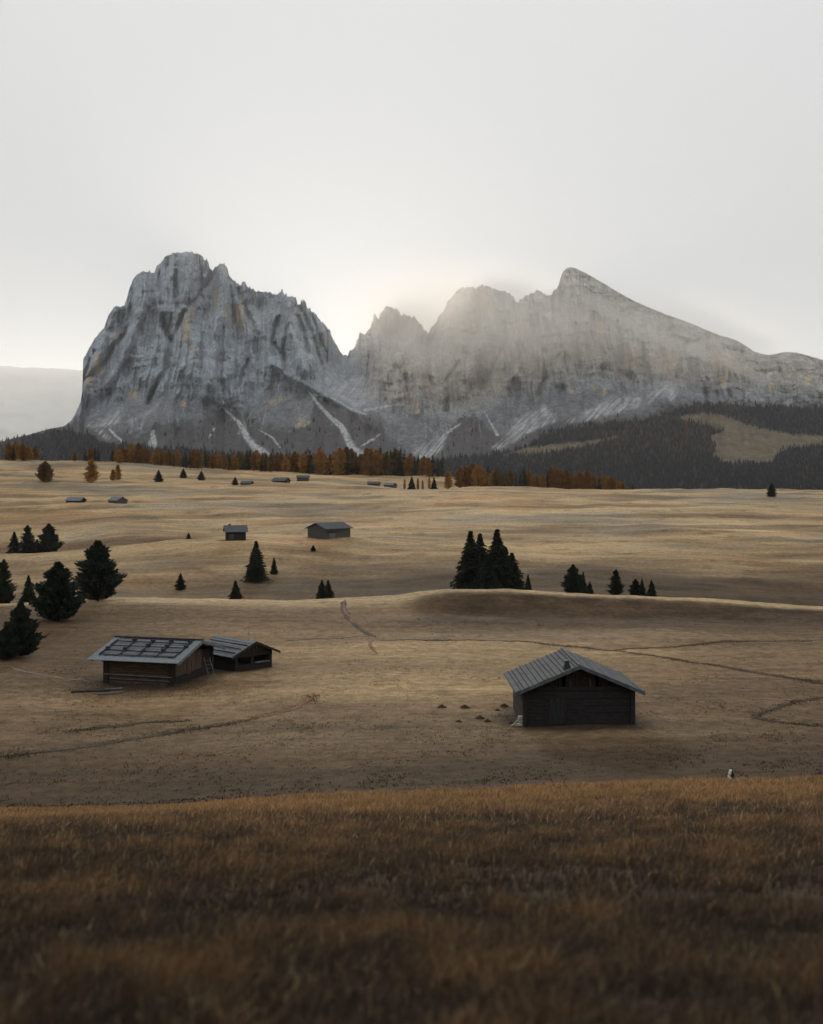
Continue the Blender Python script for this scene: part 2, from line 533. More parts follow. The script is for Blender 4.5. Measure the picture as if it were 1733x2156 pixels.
# ------------------------------------------------------------------ the mountains
SKY = [(-420, 985), (-200, 955), (0, 931), (22, 925), (60, 915), (100, 904), (135, 897), (150, 886), (158, 872), (170, 846), (174, 820), (171, 776), (172, 764), (185, 739), (200, 714), (220, 689), (228, 664), (238, 650), (245, 645), (251, 647), (262, 645), (265, 636), (272, 611), (280, 589), (286, 580), (292, 576), (302, 571), (308, 574), (315, 571), (318, 577), (325, 576), (330, 561), (337, 556), (345, 546), (352, 539), (362, 535), (372, 533), (380, 535), (390, 532), (400, 530), (410, 534), (417, 535), (427, 540), (431, 551), (433, 551), (435, 543), (437, 550), (442, 566), (446, 571), (450, 567), (455, 563), (462, 556), (472, 555), (479, 564), (482, 579), (487, 586), (493, 592), (500, 599), (506, 601), (512, 597), (515, 596), (522, 605), (530, 610), (540, 615), (550, 614), (560, 616), (572, 619), (582, 620), (592, 617), (593.5, 613), (595.5, 613), (597, 619), (607, 625), (615, 627), (622, 629), (627, 644), (632, 646), (634, 636), (638, 634), (642, 635), (646, 649), (650, 651), (652, 646), (655, 656), (663, 663), (672, 671), (678, 680), (682, 684), (690, 693), (695, 699), (699, 709), (702, 716), (707, 728), (712, 736), (717, 743), (722, 747), (732, 749), (738, 741), (747, 731), (752, 719), (755, 711), (757.5, 699), (760, 703), (766, 706), (772, 703), (779, 692), (785, 679), (787, 662), (789, 660), (793, 668), (796, 676), (798, 675), (802, 661), (809, 650), (817, 645), (825, 648), (832, 651), (838, 656), (842, 660), (845, 666), (848, 663), (850, 660), (852, 667), (857, 667), (859, 662), (861, 668), (866, 669), (874, 669), (880, 677), (886, 684), (893, 695), (899, 704), (902, 703), (906, 696), (914, 685), (921, 674), (923, 666), (928, 664), (934, 661), (937, 650), (941, 639), (950, 628), (959, 619), (964, 611), (969, 609), (980, 606), (989, 604), (996, 605), (1004, 611), (1007, 606), (1011, 602), (1020, 602), (1031, 604), (1037, 610), (1041, 611), (1059, 615), (1071, 619), (1077, 623), (1081, 626), (1083, 634), (1086, 639), (1093, 635), (1101, 631), (1108, 626), (1116, 621), (1127, 619), (1131, 614), (1134, 613), (1144, 620), (1154, 625), (1157, 624), (1159, 619), (1161, 622), (1164, 621), (1171, 609), (1176, 602), (1179, 594), (1182, 580), (1186, 571), (1192, 565), (1199, 562), (1211, 564), (1223, 570), (1236, 576), (1258, 589), (1281, 602), (1310, 620), (1336, 634), (1366, 647), (1396, 659), (1426, 670), (1456, 681), (1486, 694), (1516, 706), (1536, 711), (1556, 719), (1572, 729), (1586, 739), (1601, 744), (1616, 747), (1631, 746), (1645, 742), (1656, 741), (1676, 742), (1692, 746), (1710, 751), (1733, 758), (1800, 775), (1950, 820), (2300, 900)]
WALL = [(-420, 1000), (0, 940), (150, 885), (250, 868), (330, 850), (420, 850), (480, 868), (560, 850), (640, 838), (700, 850), (780, 868), (860, 885), (930, 890), (1000, 880), (1050, 858), (1130, 842), (1200, 826), (1300, 830), (1430, 835), (1600, 850), (1733, 870), (2300, 930)]
GULLY = [
    ([(365, 554), (358, 587), (364, 631), (372, 650)], 5, 75), ([(446, 574), (422, 613), (409, 631), (395, 640)], 5, 90),
    ([(415, 545), (420, 583), (419, 610)], 4, 60), ([(338, 666), (347, 692), (362, 716), (362, 730), (358, 754), (356, 780), (349, 802), (335, 850)], 6, 85),
    ([(385, 655), (371, 699), (363, 718)], 6, 70), ([(266, 648), (273, 681), (264, 705), (244, 727), (235, 758), (213, 787), (185, 809)], 6, 90),
    ([(231, 692), (229, 736)], 4, 50), ([(505, 611), (516, 653), (531, 679), (539, 709), (541, 740)], 6, 90), ([(422, 622), (428, 653), (436, 670)], 4, 55),
    ([(585, 670), (574, 718), (596, 749), (600, 780)], 4, 60), ([(607, 687), (598, 731), (600, 760)], 4, 60), ([(625, 665), (642, 709), (650, 740)], 4, 60),
    ([(632, 646), (655, 700), (672, 750), (680, 780)], 4, 60), ([(655, 660), (668, 700), (685, 740)], 3.5, 50), ([(1117, 677), (1128, 718), (1145, 745), (1139, 793), (1123, 832)], 6, 110),
    ([(1147, 670), (1154, 701), (1150, 740)], 5, 90), ([(1169, 625), (1171, 650), (1169, 685), (1176, 715)], 4, 70), ([(1215, 683), (1211, 731), (1213, 775)], 5, 110),
    ([(1255, 659), (1244, 694), (1250, 723)], 5, 90), ([(1303, 679), (1301, 767)], 6, 110), ([(1351, 727), (1353, 773)], 5, 90), ([(1388, 734), (1390, 775)], 4, 70),
    ([(1443, 723), (1415, 795)], 6, 90), ([(1063, 681), (1060, 725), (1025, 790), (1008, 819)], 6, 110), ([(990, 685), (997, 715)], 4, 70),
    ([(964, 764), (940, 799), (938, 865)], 5, 100), ([(1008, 746), (1006, 805)], 8, 80), ([(900, 707), (902, 790), (912, 815)], 5, 100),
    ([(854, 790), (862, 850)], 5, 80), ([(780, 707), (776, 760), (769, 823)], 4, 60), ([(1004, 612), (1012, 660)], 4, 60), ([(1085, 640), (1092, 690), (1100, 740)], 4, 70),
    ([(1560, 740), (1552, 790)], 5, 60), ([(1625, 760), (1640, 800)], 5, 60), ([(205, 740), (195, 790), (178, 830)], 5, 60), ([(305, 650), (292, 700), (280, 760), (250, 830)], 5, 55),
    ([(470, 690), (462, 740), (455, 800)], 4, 45), ([(430, 700), (425, 760), (430, 820)], 4, 45), ([(520, 760), (500, 820)], 4, 40),
    ([(318, 577), (322, 612), (330, 640)], 4, 50), ([(482, 585), (488, 630), (492, 680)], 3.5, 50),
]
SPINE = [([(392, 540), (390, 600), (385, 650)], 15, 130), ([(470, 556), (458, 690), (436, 830)], 16, 170), ([(302, 575), (300, 640), (272, 720), (232, 810)], 14, 150), ([(600, 622), (612, 700), (640, 780)], 13, 150), ([(248, 648), (225, 720), (195, 770)], 11, 110), ([(660, 662), (690, 740)], 10, 90),
         ([(1030, 604), (1030, 700), (990, 790)], 14, 130), ([(1120, 620), (1100, 700), (1090, 790)], 14, 120), ([(1235, 640), (1232, 720)], 12, 110), ([(1280, 660), (1278, 760)], 12, 110), ([(1330, 690), (1330, 780)], 12, 110), ([(1500, 730), (1490, 810)], 14, 90), ([(830, 650), (835, 760)], 12, 110),
         ([(577, 765), (620, 797), (653, 815), (700, 838), (741, 861), (790, 900)], 10, 130), ([(470, 560), (468, 640), (455, 700)], 9, 90), ([(392, 540), (392, 620)], 12, 90),
         ([(1085, 720), (1075, 800)], 16, 120), ([(1195, 570), (1190, 700), (1180, 800)], 16, 100), ([(985, 620), (975, 720)], 14, 100), ([(885, 770), (880, 870)], 10, 110), ([(340, 655), (325, 740), (300, 800)], 9, 60)]
BLOBS = [(730, 745, 42, 60, 900), (760, 800, 55, 55, 420), (820, 690, 60, 60, 700), (545, 640, 34, 22, 170), (545, 668, 16, 14, 60), (905, 715, 20, 40, 350), (1010, 790, 26, 45, 160),
         (640, 900, 80, 45, -160), (330, 885, 70, 25, -120), (470, 880, 30, 25, 90), (1400, 840, 22, 22, -220), (1300, 850, 50, 18, 60), (700, 900, 30, 40, 60)]


def seg_dist(px, py, pts):
    best = np.full(px.shape, 1e9)
    for (x0, y0), (x1, y1) in zip(pts[:-1], pts[1:]):
        dx, dy = x1 - x0, y1 - y0
        t = np.clip(((px - x0) * dx + (py - y0) * dy) / (dx * dx + dy * dy), 0, 1)
        best = np.minimum(best, np.hypot(px - x0 - t * dx, py - y0 - t * dy))
    return best


def seg_dist_w(px, py, pts):
    """distance divided by the local half width; pts (x, y, w)"""
    best = np.full(px.shape, 1e9)
    for (x0, y0, w0), (x1, y1, w1) in zip(pts[:-1], pts[1:]):
        dx, dy = x1 - x0, y1 - y0
        t = np.clip(((px - x0) * dx + (py - y0) * dy) / (dx * dx + dy * dy), 0, 1)
        best = np.minimum(best, np.hypot(px - x0 - t * dx, py - y0 - t * dy) / (w0 + (w1 - w0) * t))
    return best


def poly_in(px, py, pts):
    ins = np.zeros(px.shape, bool)
    n = len(pts)
    for i in range(n):
        x0, y0 = pts[i]
        x1, y1 = pts[(i + 1) % n]
        if y0 == y1:
            continue
        c = ((y0 > py) != (y1 > py)) & (px < (x1 - x0) * (py - y0) / (y1 - y0) + x0)
        ins ^= c
    return ins


mx_ = np.arange(-420, 2301, 1.7)
NR = 330
NBACK = 14
skx = np.interp(mx_, [p[0] for p in SKY], [p[1] for p in SKY])
skx = skx + 1.0 * fbm(mx_ / 6.0, mx_ * 0 + 3.3, 3, 61) * (1 - .6 * sstep(1200, 1230, mx_))
skx = skx - 7.0 * np.clip(ridged(mx_ / 9.0, mx_ * 0 + 1.7, 3, 62) - .75, 0, 1.2) * sstep(480, 510, mx_) * (1 - sstep(1175, 1190, mx_)) - 4.0 * np.clip(ridged(mx_ / 8.0, mx_ * 0 + 4.7, 3, 63) - .7, 0, 1.2) * sstep(165, 180, mx_) * (1 - sstep(480, 510, mx_))
wlx = pchip([p[0] for p in WALL], [p[1] for p in WALL], mx_)
wlx = wlx + 16 * fbm(mx_ / 45.0, mx_ * 0 + 2.2, 3, 64) - 10 * np.clip(ridged(mx_ / 30.0, mx_ * 0 + 5.2, 2, 66), 0, 1)
wlx = np.maximum(wlx, skx + 6)
FOOT = 1062.0
tt = np.linspace(0, 1, NR)
PX = np.broadcast_to(mx_, (NR, mx_.size))
PY = FOOT + (skx[None, :] - FOOT) * tt[:, None]
SKX = np.broadcast_to(skx, PX.shape)
WLX = np.broadcast_to(wlx, PX.shape)


def relief(PX, PY, SKX, WLX):
    wallt = np.clip((WLX - PY) / np.maximum(WLX - SKX, 1), 0, 1)
    low = sstep(1062, 860, PY)
    lowt = np.clip((FOOT - PY) / np.maximum(FOOT - WLX, 1), 0, 1)
    # forested foot, scree apron, wall
    D = 3000 + 2300 * (lowt ** .8) + 1000 * wallt * np.clip((WLX - SKX) / 250, .15, 1.1)
    rockm = sstep(26, -62, PY - WLX)
    wx = 7 * fbm(PX / 60, PY / 60, 3, 71)
    wy = 20 * fbm(PX / 70, PY / 70, 3, 72)
    slant = 0.18 * (PY - 700) * sstep(500, 250, PX) - 0.10 * (PY - 700) * sstep(900, 1100, PX)
    ux = PX + wx + slant
    uy = PY + wy
    r1 = ridged(ux / 70, uy / 380, 2, 81)
    r0 = ridged((PX + .55 * (PY - 700) + wx) / 120 + .3, uy / 330, 2, 80) + .8 * ridged((PX - .5 * (PY - 700) + wx) / 95 + 1.3, uy / 300, 2, 79)
    r2 = ridged(ux / 27, uy / 260, 3, 82)
    r3 = ridged(ux / 10, uy / 120, 3, 83)
    st = fbm(PX / 90, uy / 17, 3, 84)
    r4 = ridged(ux / 5.5, uy / 80 + 3, 2, 88)
    r5 = ridged(ux / 14 + 9, uy / 170, 2, 89)
    am = .25 + .75 * rockm
    ledge = sstep(.0, .8, perlin(PX / 110, uy / 42, 85) + .3)
    plat = sstep(1190, 1260, PX) * sstep(40, 8, np.abs(PY - SKX) - 30)     # smooth roof-like slab of the right mountain
    dis = -am * (95 * r0 + 80 * r1 + 38 * r2 + 17 * r3) * (1 - .75 * plat) * (1 - .35 * sstep(840, 900, PX)) + 30 * st * rockm + 25 * ledge * rockm
    dis += (20 * np.clip(r5, 0, 2) ** 2 + 11 * np.clip(r4, 0, 2) ** 2) * rockm * (1 - .6 * plat)
    dis += 9 * fbm(PX / 3.0, PY / 4.0, 2, 86) * rockm
    # drainage on the apron
    dis += -(1 - rockm) * 18 * ridged((PX - .5 * (PY - 900) * np.sign(PX - 700)) / 20, PY / 90, 3, 87)
    D = D + dis
    for pts, w, a in GULLY:
        d = seg_dist(ux - wx * .4, PY, pts)
        D = D + (1.25 - .6 * sstep(840, 900, PX)) * a * np.exp(-(d / (.95 * w)) ** 2)
    for pts, w, a in SPINE:
        d = seg_dist(PX + wx * .5, PY, pts)
        D = D - a * np.exp(-(d / w) ** 2)
    for cx, cy, rx, ry, a in BLOBS:
        D = D + a * np.exp(-(((PX - cx) / rx) ** 2 + ((PY - cy) / ry) ** 2))
    return D, rockm, wallt, (r1, r2, r3, st)


MD, rockm, wallt, rr = relief(PX, PY, SKX, WLX)
MX = (PX - CX) / F * MD
MZ = (HY - PY) / F * MD

# surface cover, as albedo
SCREE = [
    [(178, 899), (252, 862), (254, 876), (252, 891), (201, 902)],
    [(255, 894), (299, 873), (336, 850), (330, 862), (310, 876), (284, 884)],
    [(202, 907), (218, 905), (241, 929), (222, 925)],
    [(687, 781), (700, 781), (701, 800), (695, 815), (687, 817)],
    [(690, 817), (722, 803), (762, 788), (775, 825), (760, 846), (735, 851), (703, 833)],
    [(734, 843), (767, 829), (769, 850), (748, 862)],
    [(523, 655), (568, 658), (548, 680), (535, 686)],
    [(865, 953), (905, 929), (944, 907), (937, 930), (928, 950), (913, 967), (889, 969)],
    [(1033, 945), (1064, 922), (1084, 884), (1117, 867), (1145, 849), (1171, 886), (1119, 909), (1080, 932), (1055, 946)],
    [(1190, 890), (1248, 860), (1290, 833), (1353, 835), (1395, 818), (1406, 812), (1392, 836), (1350, 858), (1290, 872), (1235, 886)],
    [(1410, 812), (1425, 828), (1416, 850), (1408, 846)],
    [(345, 662), (378, 650), (384, 664), (372, 680)],
]
_rc = np.random.default_rng(77)
SCREE_L = []
for _x in _rc.uniform(200, 1120, 34):
    _y = float(np.interp(_x, [p[0] for p in WALL], [p[1] for p in WALL])) + _rc.uniform(-4, 10)
    _dx = _rc.uniform(-14, 14)
    _l = _rc.uniform(14, 46)
    SCREE_L.append([(_x, _y, .5), (_x + .4 * _dx, _y + .5 * _l, _rc.uniform(.6, 1.2)), (_x + _dx, _y + _l, _rc.uniform(.8, 1.8))])
SCREE_L += [
    [(468, 857, 1.5), (494, 881, 3.5), (505, 892, 5), (521, 922, 7), (533, 938, 7), (556, 957, 11)],
    [(649, 823, 1.5), (671, 852, 3.5), (697, 880, 4.5), (719, 898, 6), (733, 924, 7), (742, 946, 9), (760, 962, 13)],
    [(500, 829, 1.5), (472, 840, 1.5), (466, 855, 1.5)], [(231, 904, 2), (243, 918, 3), (258, 929, 3)], [(322, 908, 4), (322, 936, 9)],
    [(545, 905, 1), (575, 922, 2), (588, 940, 2)], [(767, 864, 2.5), (800, 858, 2.5), (836, 852, 2)], [(1020, 865, 1.5), (1033, 890, 2), (1047, 915, 3)],
    [(970, 893, 1.5), (940, 912, 3)], [(760, 940, 1.5), (785, 925, 2), (800, 915, 1.5)], [(452, 900, 1.5), (440, 922, 2)], [(1008, 739, 2), (1025, 749, 3), (1042, 748, 3)],
    [(380, 852, 1.5), (408, 860, 1.5)], [(660, 830, 1), (700, 838, 2), (741, 862, 3), (770, 872, 2)], [(1203, 587, 2), (1225, 594, 2)], [(1310, 640, 1.5), (1325, 645, 2)],
]
OCHRE = [(391, 694, 9, 26), (402, 660, 6, 22), (505, 668, 11, 28), (475, 655, 4, 18), (455, 632, 6, 22), (575, 846, 9, 7), (638, 893, 15, 9), (600, 905, 9, 4), (590, 838, 6, 4), (405, 740, 4, 10),
         (1241, 737, 9, 18), (1264, 700, 9, 16), (1333, 752, 11, 24), (1318, 760, 6, 18), (1409, 757, 12, 24), (1380, 768, 5, 14), (1510, 755, 12, 16), (1518, 800, 7, 18), (1536, 772, 6, 18),
         (1580, 790, 6, 9), (1625, 815, 6, 8), (1660, 785, 5, 9), (1700, 800, 8, 8), (869, 845, 5, 18), (886, 788, 4, 9), (902, 810, 4, 12), (879, 862, 4, 14), (1120, 775, 6, 7), (1052, 812, 5, 9),
         (1270, 825, 5, 8), (1250, 815, 4, 8), (1204, 820, 5, 7), (205, 770, 8, 22), (190, 800, 7, 16), (245, 705, 5, 9), (1000, 690, 8, 20), (960, 680, 10, 25), (280, 830, 10, 9), (385, 848, 7, 5),
         (1020, 640, 14, 18), (880, 690, 14, 14), (815, 680, 16, 20), (1100, 690, 8, 20)]
VEG = [(-420, 960), (0, 925), (150, 893), (200, 903), (300, 922), (330, 896), (420, 893), (460, 868), (510, 872), (540, 895), (600, 908), (650, 895), (665, 845), (720, 862), (770, 884), (800, 895), (815, 925), (850, 955), (900, 968), (950, 905), (990, 880), (1030, 905), (1080, 935), (1110, 908), (1180, 892), (1250, 888), (1350, 880), (1430, 862), (1500, 853), (1733, 853), (2300, 870)]
FORE = [(-420, 950), (0, 926), (60, 915), (130, 905), (180, 915), (215, 931), (260, 933), (330, 942), (420, 948), (600, 962), (760, 972), (860, 972), (930, 966), (1010, 957), (1100, 942), (1150, 912), (1250, 892), (1350, 882), (1430, 860), (1480, 849), (1560, 852), (1733, 858), (2300, 900)]
CLEAR = [
    [(1058, 958), (1120, 941), (1200, 933), (1270, 925), (1302, 917), (1296, 923), (1232, 939), (1170, 951), (1100, 958)],
    [(1420, 877), (1494, 870), (1520, 874), (1557, 889), (1600, 901), (1663, 914), (1733, 917), (1790, 920), (1780, 936), (1709, 939), (1663, 943), (1640, 950), (1629, 971), (1579, 976), (1532, 976), (1513, 967), (1499, 958), (1511, 950), (1503, 933), (1494, 918), (1524, 910), (1494, 895), (1452, 887)],
]


def soft_poly(px, py, pts, soft=5):
    acc = 0
    offs = [(-1, -1), (1, -1), (-1, 1), (1, 1), (0, 0), (-2, 0), (2, 0), (0, 2), (0, -2)]
    for ox, oy in offs:
        acc = acc + poly_in(px + ox * soft / 2, py + oy * soft / 2, pts)
    return acc / len(offs)


nz = fbm(PX / 14, PY / 10, 4, 91)
nzf = fbm(PX / 5, PY / 4, 3, 92)
streak = fbm(PX / 7, PY / 60, 4, 93)
rock = np.array((0.268, 0.298, 0.322))
mc = np.broadcast_to(rock, PX.shape + (3,)).copy()
mc = lerp(mc, np.array((0.345, 0.325, 0.290)), sstep(735, 800, PX + 12 * nz) * rockm)  # right massif: paler rock tone plus painted sunlit haze
mc *= np.clip(1 + .16 * streak + .14 * nz + .22 * nzf + .36 * fbm(PX / 2.2, PY / 3.2, 2, 99) - .22 * (1 - rockm), .3, 2)[..., None]
apr = (1 - rockm) * sstep(-6, 14, PY - WLX + 10 * nz)
mc = lerp(mc, np.array((0.115, 0.115, 0.118)) * (1 + .5 * nzf + .5 * nz)[..., None], .8 * apr)
mc = lerp(mc, (0.14, 0.15, 0.158), .4 * sstep(.15, .5, fbm(PX / 30, PY / 40, 3, 94) + .5 * streak) * rockm)
och = 0
for cx, cy, rx, ry in OCHRE:
    d = ((PX - cx + 2.5 * nz) / rx) ** 2 + ((PY - cy + 6 * nzf) / ry) ** 2
    och = np.maximum(och, np.exp(-d * d * .6))
mc = lerp(mc, np.array((0.40, 0.315, 0.205)), np.clip(och * (.75 + .9 * streak), 0, .85))
veg = sstep(-8, 6, PY - pchip([p[0] for p in VEG], [p[1] for p in VEG], PX) + 20 * nz + 10 * nzf + 5)
mc = lerp(mc, np.array((0.068, 0.062, 0.063)), veg * .9)
mc = lerp(mc, np.array((0.055, 0.056, 0.058)), veg * .6 * sstep(0., .5, nzf + nz))
grass_r = sstep(1520, 1650, PX) * sstep(0, 40, PY - SKX) * sstep(.0, .4, nz + .2) * rockm
mc = lerp(mc, np.array((0.13, 0.115, 0.085)), .5 * grass_r)
scr = 0
wob = 2.0 * fbm(PX / 9, PY / 9, 2, 95)
for p in SCREE:
    scr = np.maximum(scr, soft_poly(PX + wob, PY + wob, p, 4) * np.clip(.42 + 1.0 * fbm((PX + PY * .9) / 7, (PX - PY) / 60, 3, 96), .1, 1))
for p in SCREE_L:
    scr = np.maximum(scr, sstep(1.3, .6, seg_dist_w(PX + 1.6 * wob, PY + wob, p)) * np.clip((.78 + 1.1 * nzf) * (.42 if max(q[2] for q in p) < 1.9 else 1), 0, 1))
mc = lerp(mc, np.array((0.42, 0.43, 0.425)), np.clip(scr, 0, .92))
fore = sstep(-3, 4, PY - pchip([p[0] for p in FORE], [p[1] for p in FORE], PX) + 9 * nz)
clear = 0
for p in CLEAR:
    clear = np.maximum(clear, soft_poly(PX + 3 * nz, PY + 2 * nz, p, 3))
fore = fore * (1 - clear)
mc = lerp(mc, np.array((0.010, 0.011, 0.013)), fore * .97)
mc = lerp(mc, np.array((0.120, 0.096, 0.060)) * (1 + .35 * nz)[..., None], clear)
mc = np.clip(mc, .006, .6)
# back side of the range: falls away behind the skyline
bk = np.linspace(0, 1, NBACK + 1)[1:]
BX, BY, BZ = [], [], []
r0x, r0d, r0z = MX[-1], MD[-1], MZ[-1]
for b in bk:
    dd = 40 * b + 1500 * b * b
    BY.append(r0d + dd)
    BX.append(r0x * (r0d + dd) / r0d)
    BZ.append(r0z - (r0z + 30) * b ** 1.1 + 12 * fbm(mx_ / 10, mx_ * 0 + b * 9, 3, 97) * b)
AX = np.concatenate([MX, np.array(BX)])
AY = np.concatenate([MD, np.array(BY)])
AZ = np.concatenate([MZ, np.array(BZ)])
AC = np.concatenate([mc, np.broadcast_to(mc[-1], (NBACK,) + mc[-1].shape)])
mountain = link_mesh('mountain', np.stack([AX, AY, AZ], -1).reshape(-1, 3), grid_faces(*AX.shape), [MAT['rock']], col=AC.reshape(-1, 3), smooth=True)
tag(mountain, kind='structure')

# valley floor between the meadow's far edge and the foot of the range
vy = np.concatenate([[1330.0], np.linspace(1420, 3400, 30)])
va = np.linspace(-.72, .72, 120)
VYg, VAg = np.meshgrid(vy, va, indexing='ij')
VXg = VAg * (VYg + 26)
yimg = 1008 + 54 * sstep(-300, 1000, CX + F * VAg) + 8
VZg = -VYg * slope(yimg) - 6 - 30 * sstep(1400, 2400, VYg) + 8 * fbm(VXg / 300, VYg / 300, 3, 98)
VZg = np.where(VYg < 1400, VZg - 25, VZg)
vcol = np.broadcast_to(np.array((0.03, 0.03, 0.026)), VXg.shape + (3,)).reshape(-1, 3)
valley = link_mesh('hills', np.stack([VXg, VYg, VZg], -1).reshape(-1, 3), grid_faces(*VXg.shape), [MAT['rock']], col=vcol, smooth=True)
tag(valley, kind='structure')

# far plateau, distance haze painted in as a pale colour
px_ = np.arange(-1500, 1400, 8.0)
ptop = np.interp(px_, [-1500, -400, 0, 22, 60, 110, 170, 300, 700, 1400], [860, 800, 772, 771, 774, 775, 779, 786, 850, 950]) + 2.0 * fbm(px_ / 30, px_ * 0, 3, 101)
pt = np.linspace(0, 1, 60)
PPX = np.broadcast_to(px_, (60, px_.size))
PPY = 1010 + (ptop[None, :] - 1010) * pt[:, None]
PD = 12500 + 1500 * pt[:, None] ** 1.6 - 60 * ridged(PPX / 90, PPY / 60, 2, 102) * (1 - sstep(.9, 1, pt))[:, None]
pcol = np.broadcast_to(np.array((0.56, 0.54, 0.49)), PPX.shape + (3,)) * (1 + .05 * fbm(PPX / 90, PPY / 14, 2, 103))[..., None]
PXw = (PPX - CX) / F * PD
PZw = (HY - PPY) / F * PD
PXw = np.concatenate([PXw, PXw[-1:] * 1.07])
PZw = np.concatenate([PZw, PZw[-1:] * .9])
PD2 = np.concatenate([PD, PD[-1:] + 900])
pcol = np.concatenate([pcol, pcol[-1:]])
plateau = link_mesh('plateau', np.stack([PXw, PD2, PZw], -1).reshape(-1, 3), grid_faces(*PXw.shape), [MAT['far_forest']], col=pcol.reshape(-1, 3), smooth=True)
tag(plateau, kind='structure')

# ------------------------------------------------------------------ far wood on the lower slopes (one mass)
def cones(P, H, R, colr, seed):
    """P [n,3]: many small ragged conifers as one mesh"""
    rg = np.random.default_rng(seed)
    n = len(P)
    k = 6
    ang = np.arange(k) * 2 * math.pi / k
    vs, fs, cs = [], [], []
    off = 0
    for tier, (zb, zt, rs) in enumerate(((.05, .62, 1.0), (.38, 1.0, .62))):
        a = ang[None, :] + rg.uniform(0, 6.28, (n, 1))
        rad = R[:, None] * rs * rg.uniform(.55, 1.25, (n, k))
        ring = np.stack([P[:, 0:1] + rad * np.cos(a), P[:, 1:2] + rad * np.sin(a), P[:, 2:3] + H[:, None] * (zb + rg.uniform(-.07, .07, (n, k)))], -1)
        top = P.copy()
        top[:, 2] += H * zt
        v = np.concatenate([ring, top[:, None, :]], 1)
        base = off + np.arange(n)[:, None] * (k + 1)
        f = np.stack([np.stack([base[:, 0] + i, base[:, 0] + (i + 1) % k, base[:, 0] + k], -1) for i in range(k)], 1).reshape(-1, 3)
        vs.append(v.reshape(-1, 3))
        fs.append(f)
        cs.append(np.repeat(colr, k + 1, 0))
        off += n * (k + 1)
    return np.concatenate(vs), np.concatenate(fs), np.concatenate(cs)


fw = (fore * (PY < 1056) * (PX > -420) * (PX < 2150)).copy()
fw += .035 * veg * (1 - fore) * (scr < .2) * (1 - clear)
fw = fw.ravel() * np.repeat((FOOT - skx)[None, :] / 200.0, NR, 0).ravel()
idx = RNG.choice(fw.size, 22000, p=fw / fw.sum(), replace=False)
PF = np.stack([MX.ravel()[idx], MD.ravel()[idx], MZ.ravel()[idx] - 2], -1)
HF = RNG.uniform(13, 24, len(idx))
orange = (RNG.random(len(idx)) < (.22 * sstep(1150, 1350, PX.ravel()[idx]) * sstep(985, 930, PY.ravel()[idx]) * (1 - sstep(1520, 1600, PX.ravel()[idx])) + .02))
cF = np.where(orange[:, None], np.array((0.080, 0.045, 0.025)), np.array((0.008, 0.009, 0.011))) * RNG.uniform(.8, 1.2, (len(idx), 1))
v, f, c = cones(PF, HF, HF * .22, cF, 6)
forest = link_mesh('forest', v, f, [MAT['far_forest']], col=c)
tag(forest, 'dark mixed wood with rusty larches covering the lower mountain slopes', 'forest', kind='stuff')
# wood on the valley floor, right behind the meadow's far edge
n = 2600
vyy = RNG.uniform(1450, 3300, n)
vxi = RNG.uniform(-200, 1950, n)
vxx = (vxi - CX) / F * vyy
vzz = -vyy * slope(1008 + 54 * sstep(-300, 1000, vxi) + 8) - 36
H2 = RNG.uniform(14, 26, n)
v, f, c = cones(np.stack([vxx, vyy, vzz], -1), H2, H2 * .24, np.array((0.009, 0.010, 0.012)) * RNG.uniform(.6, 1.4, (n, 1)), 8)
forest2 = link_mesh('forest', v, f, [MAT['far_forest']], col=c)
tag(forest2, 'dark spruce wood in the valley beyond the far meadow edge', 'forest', kind='stuff')

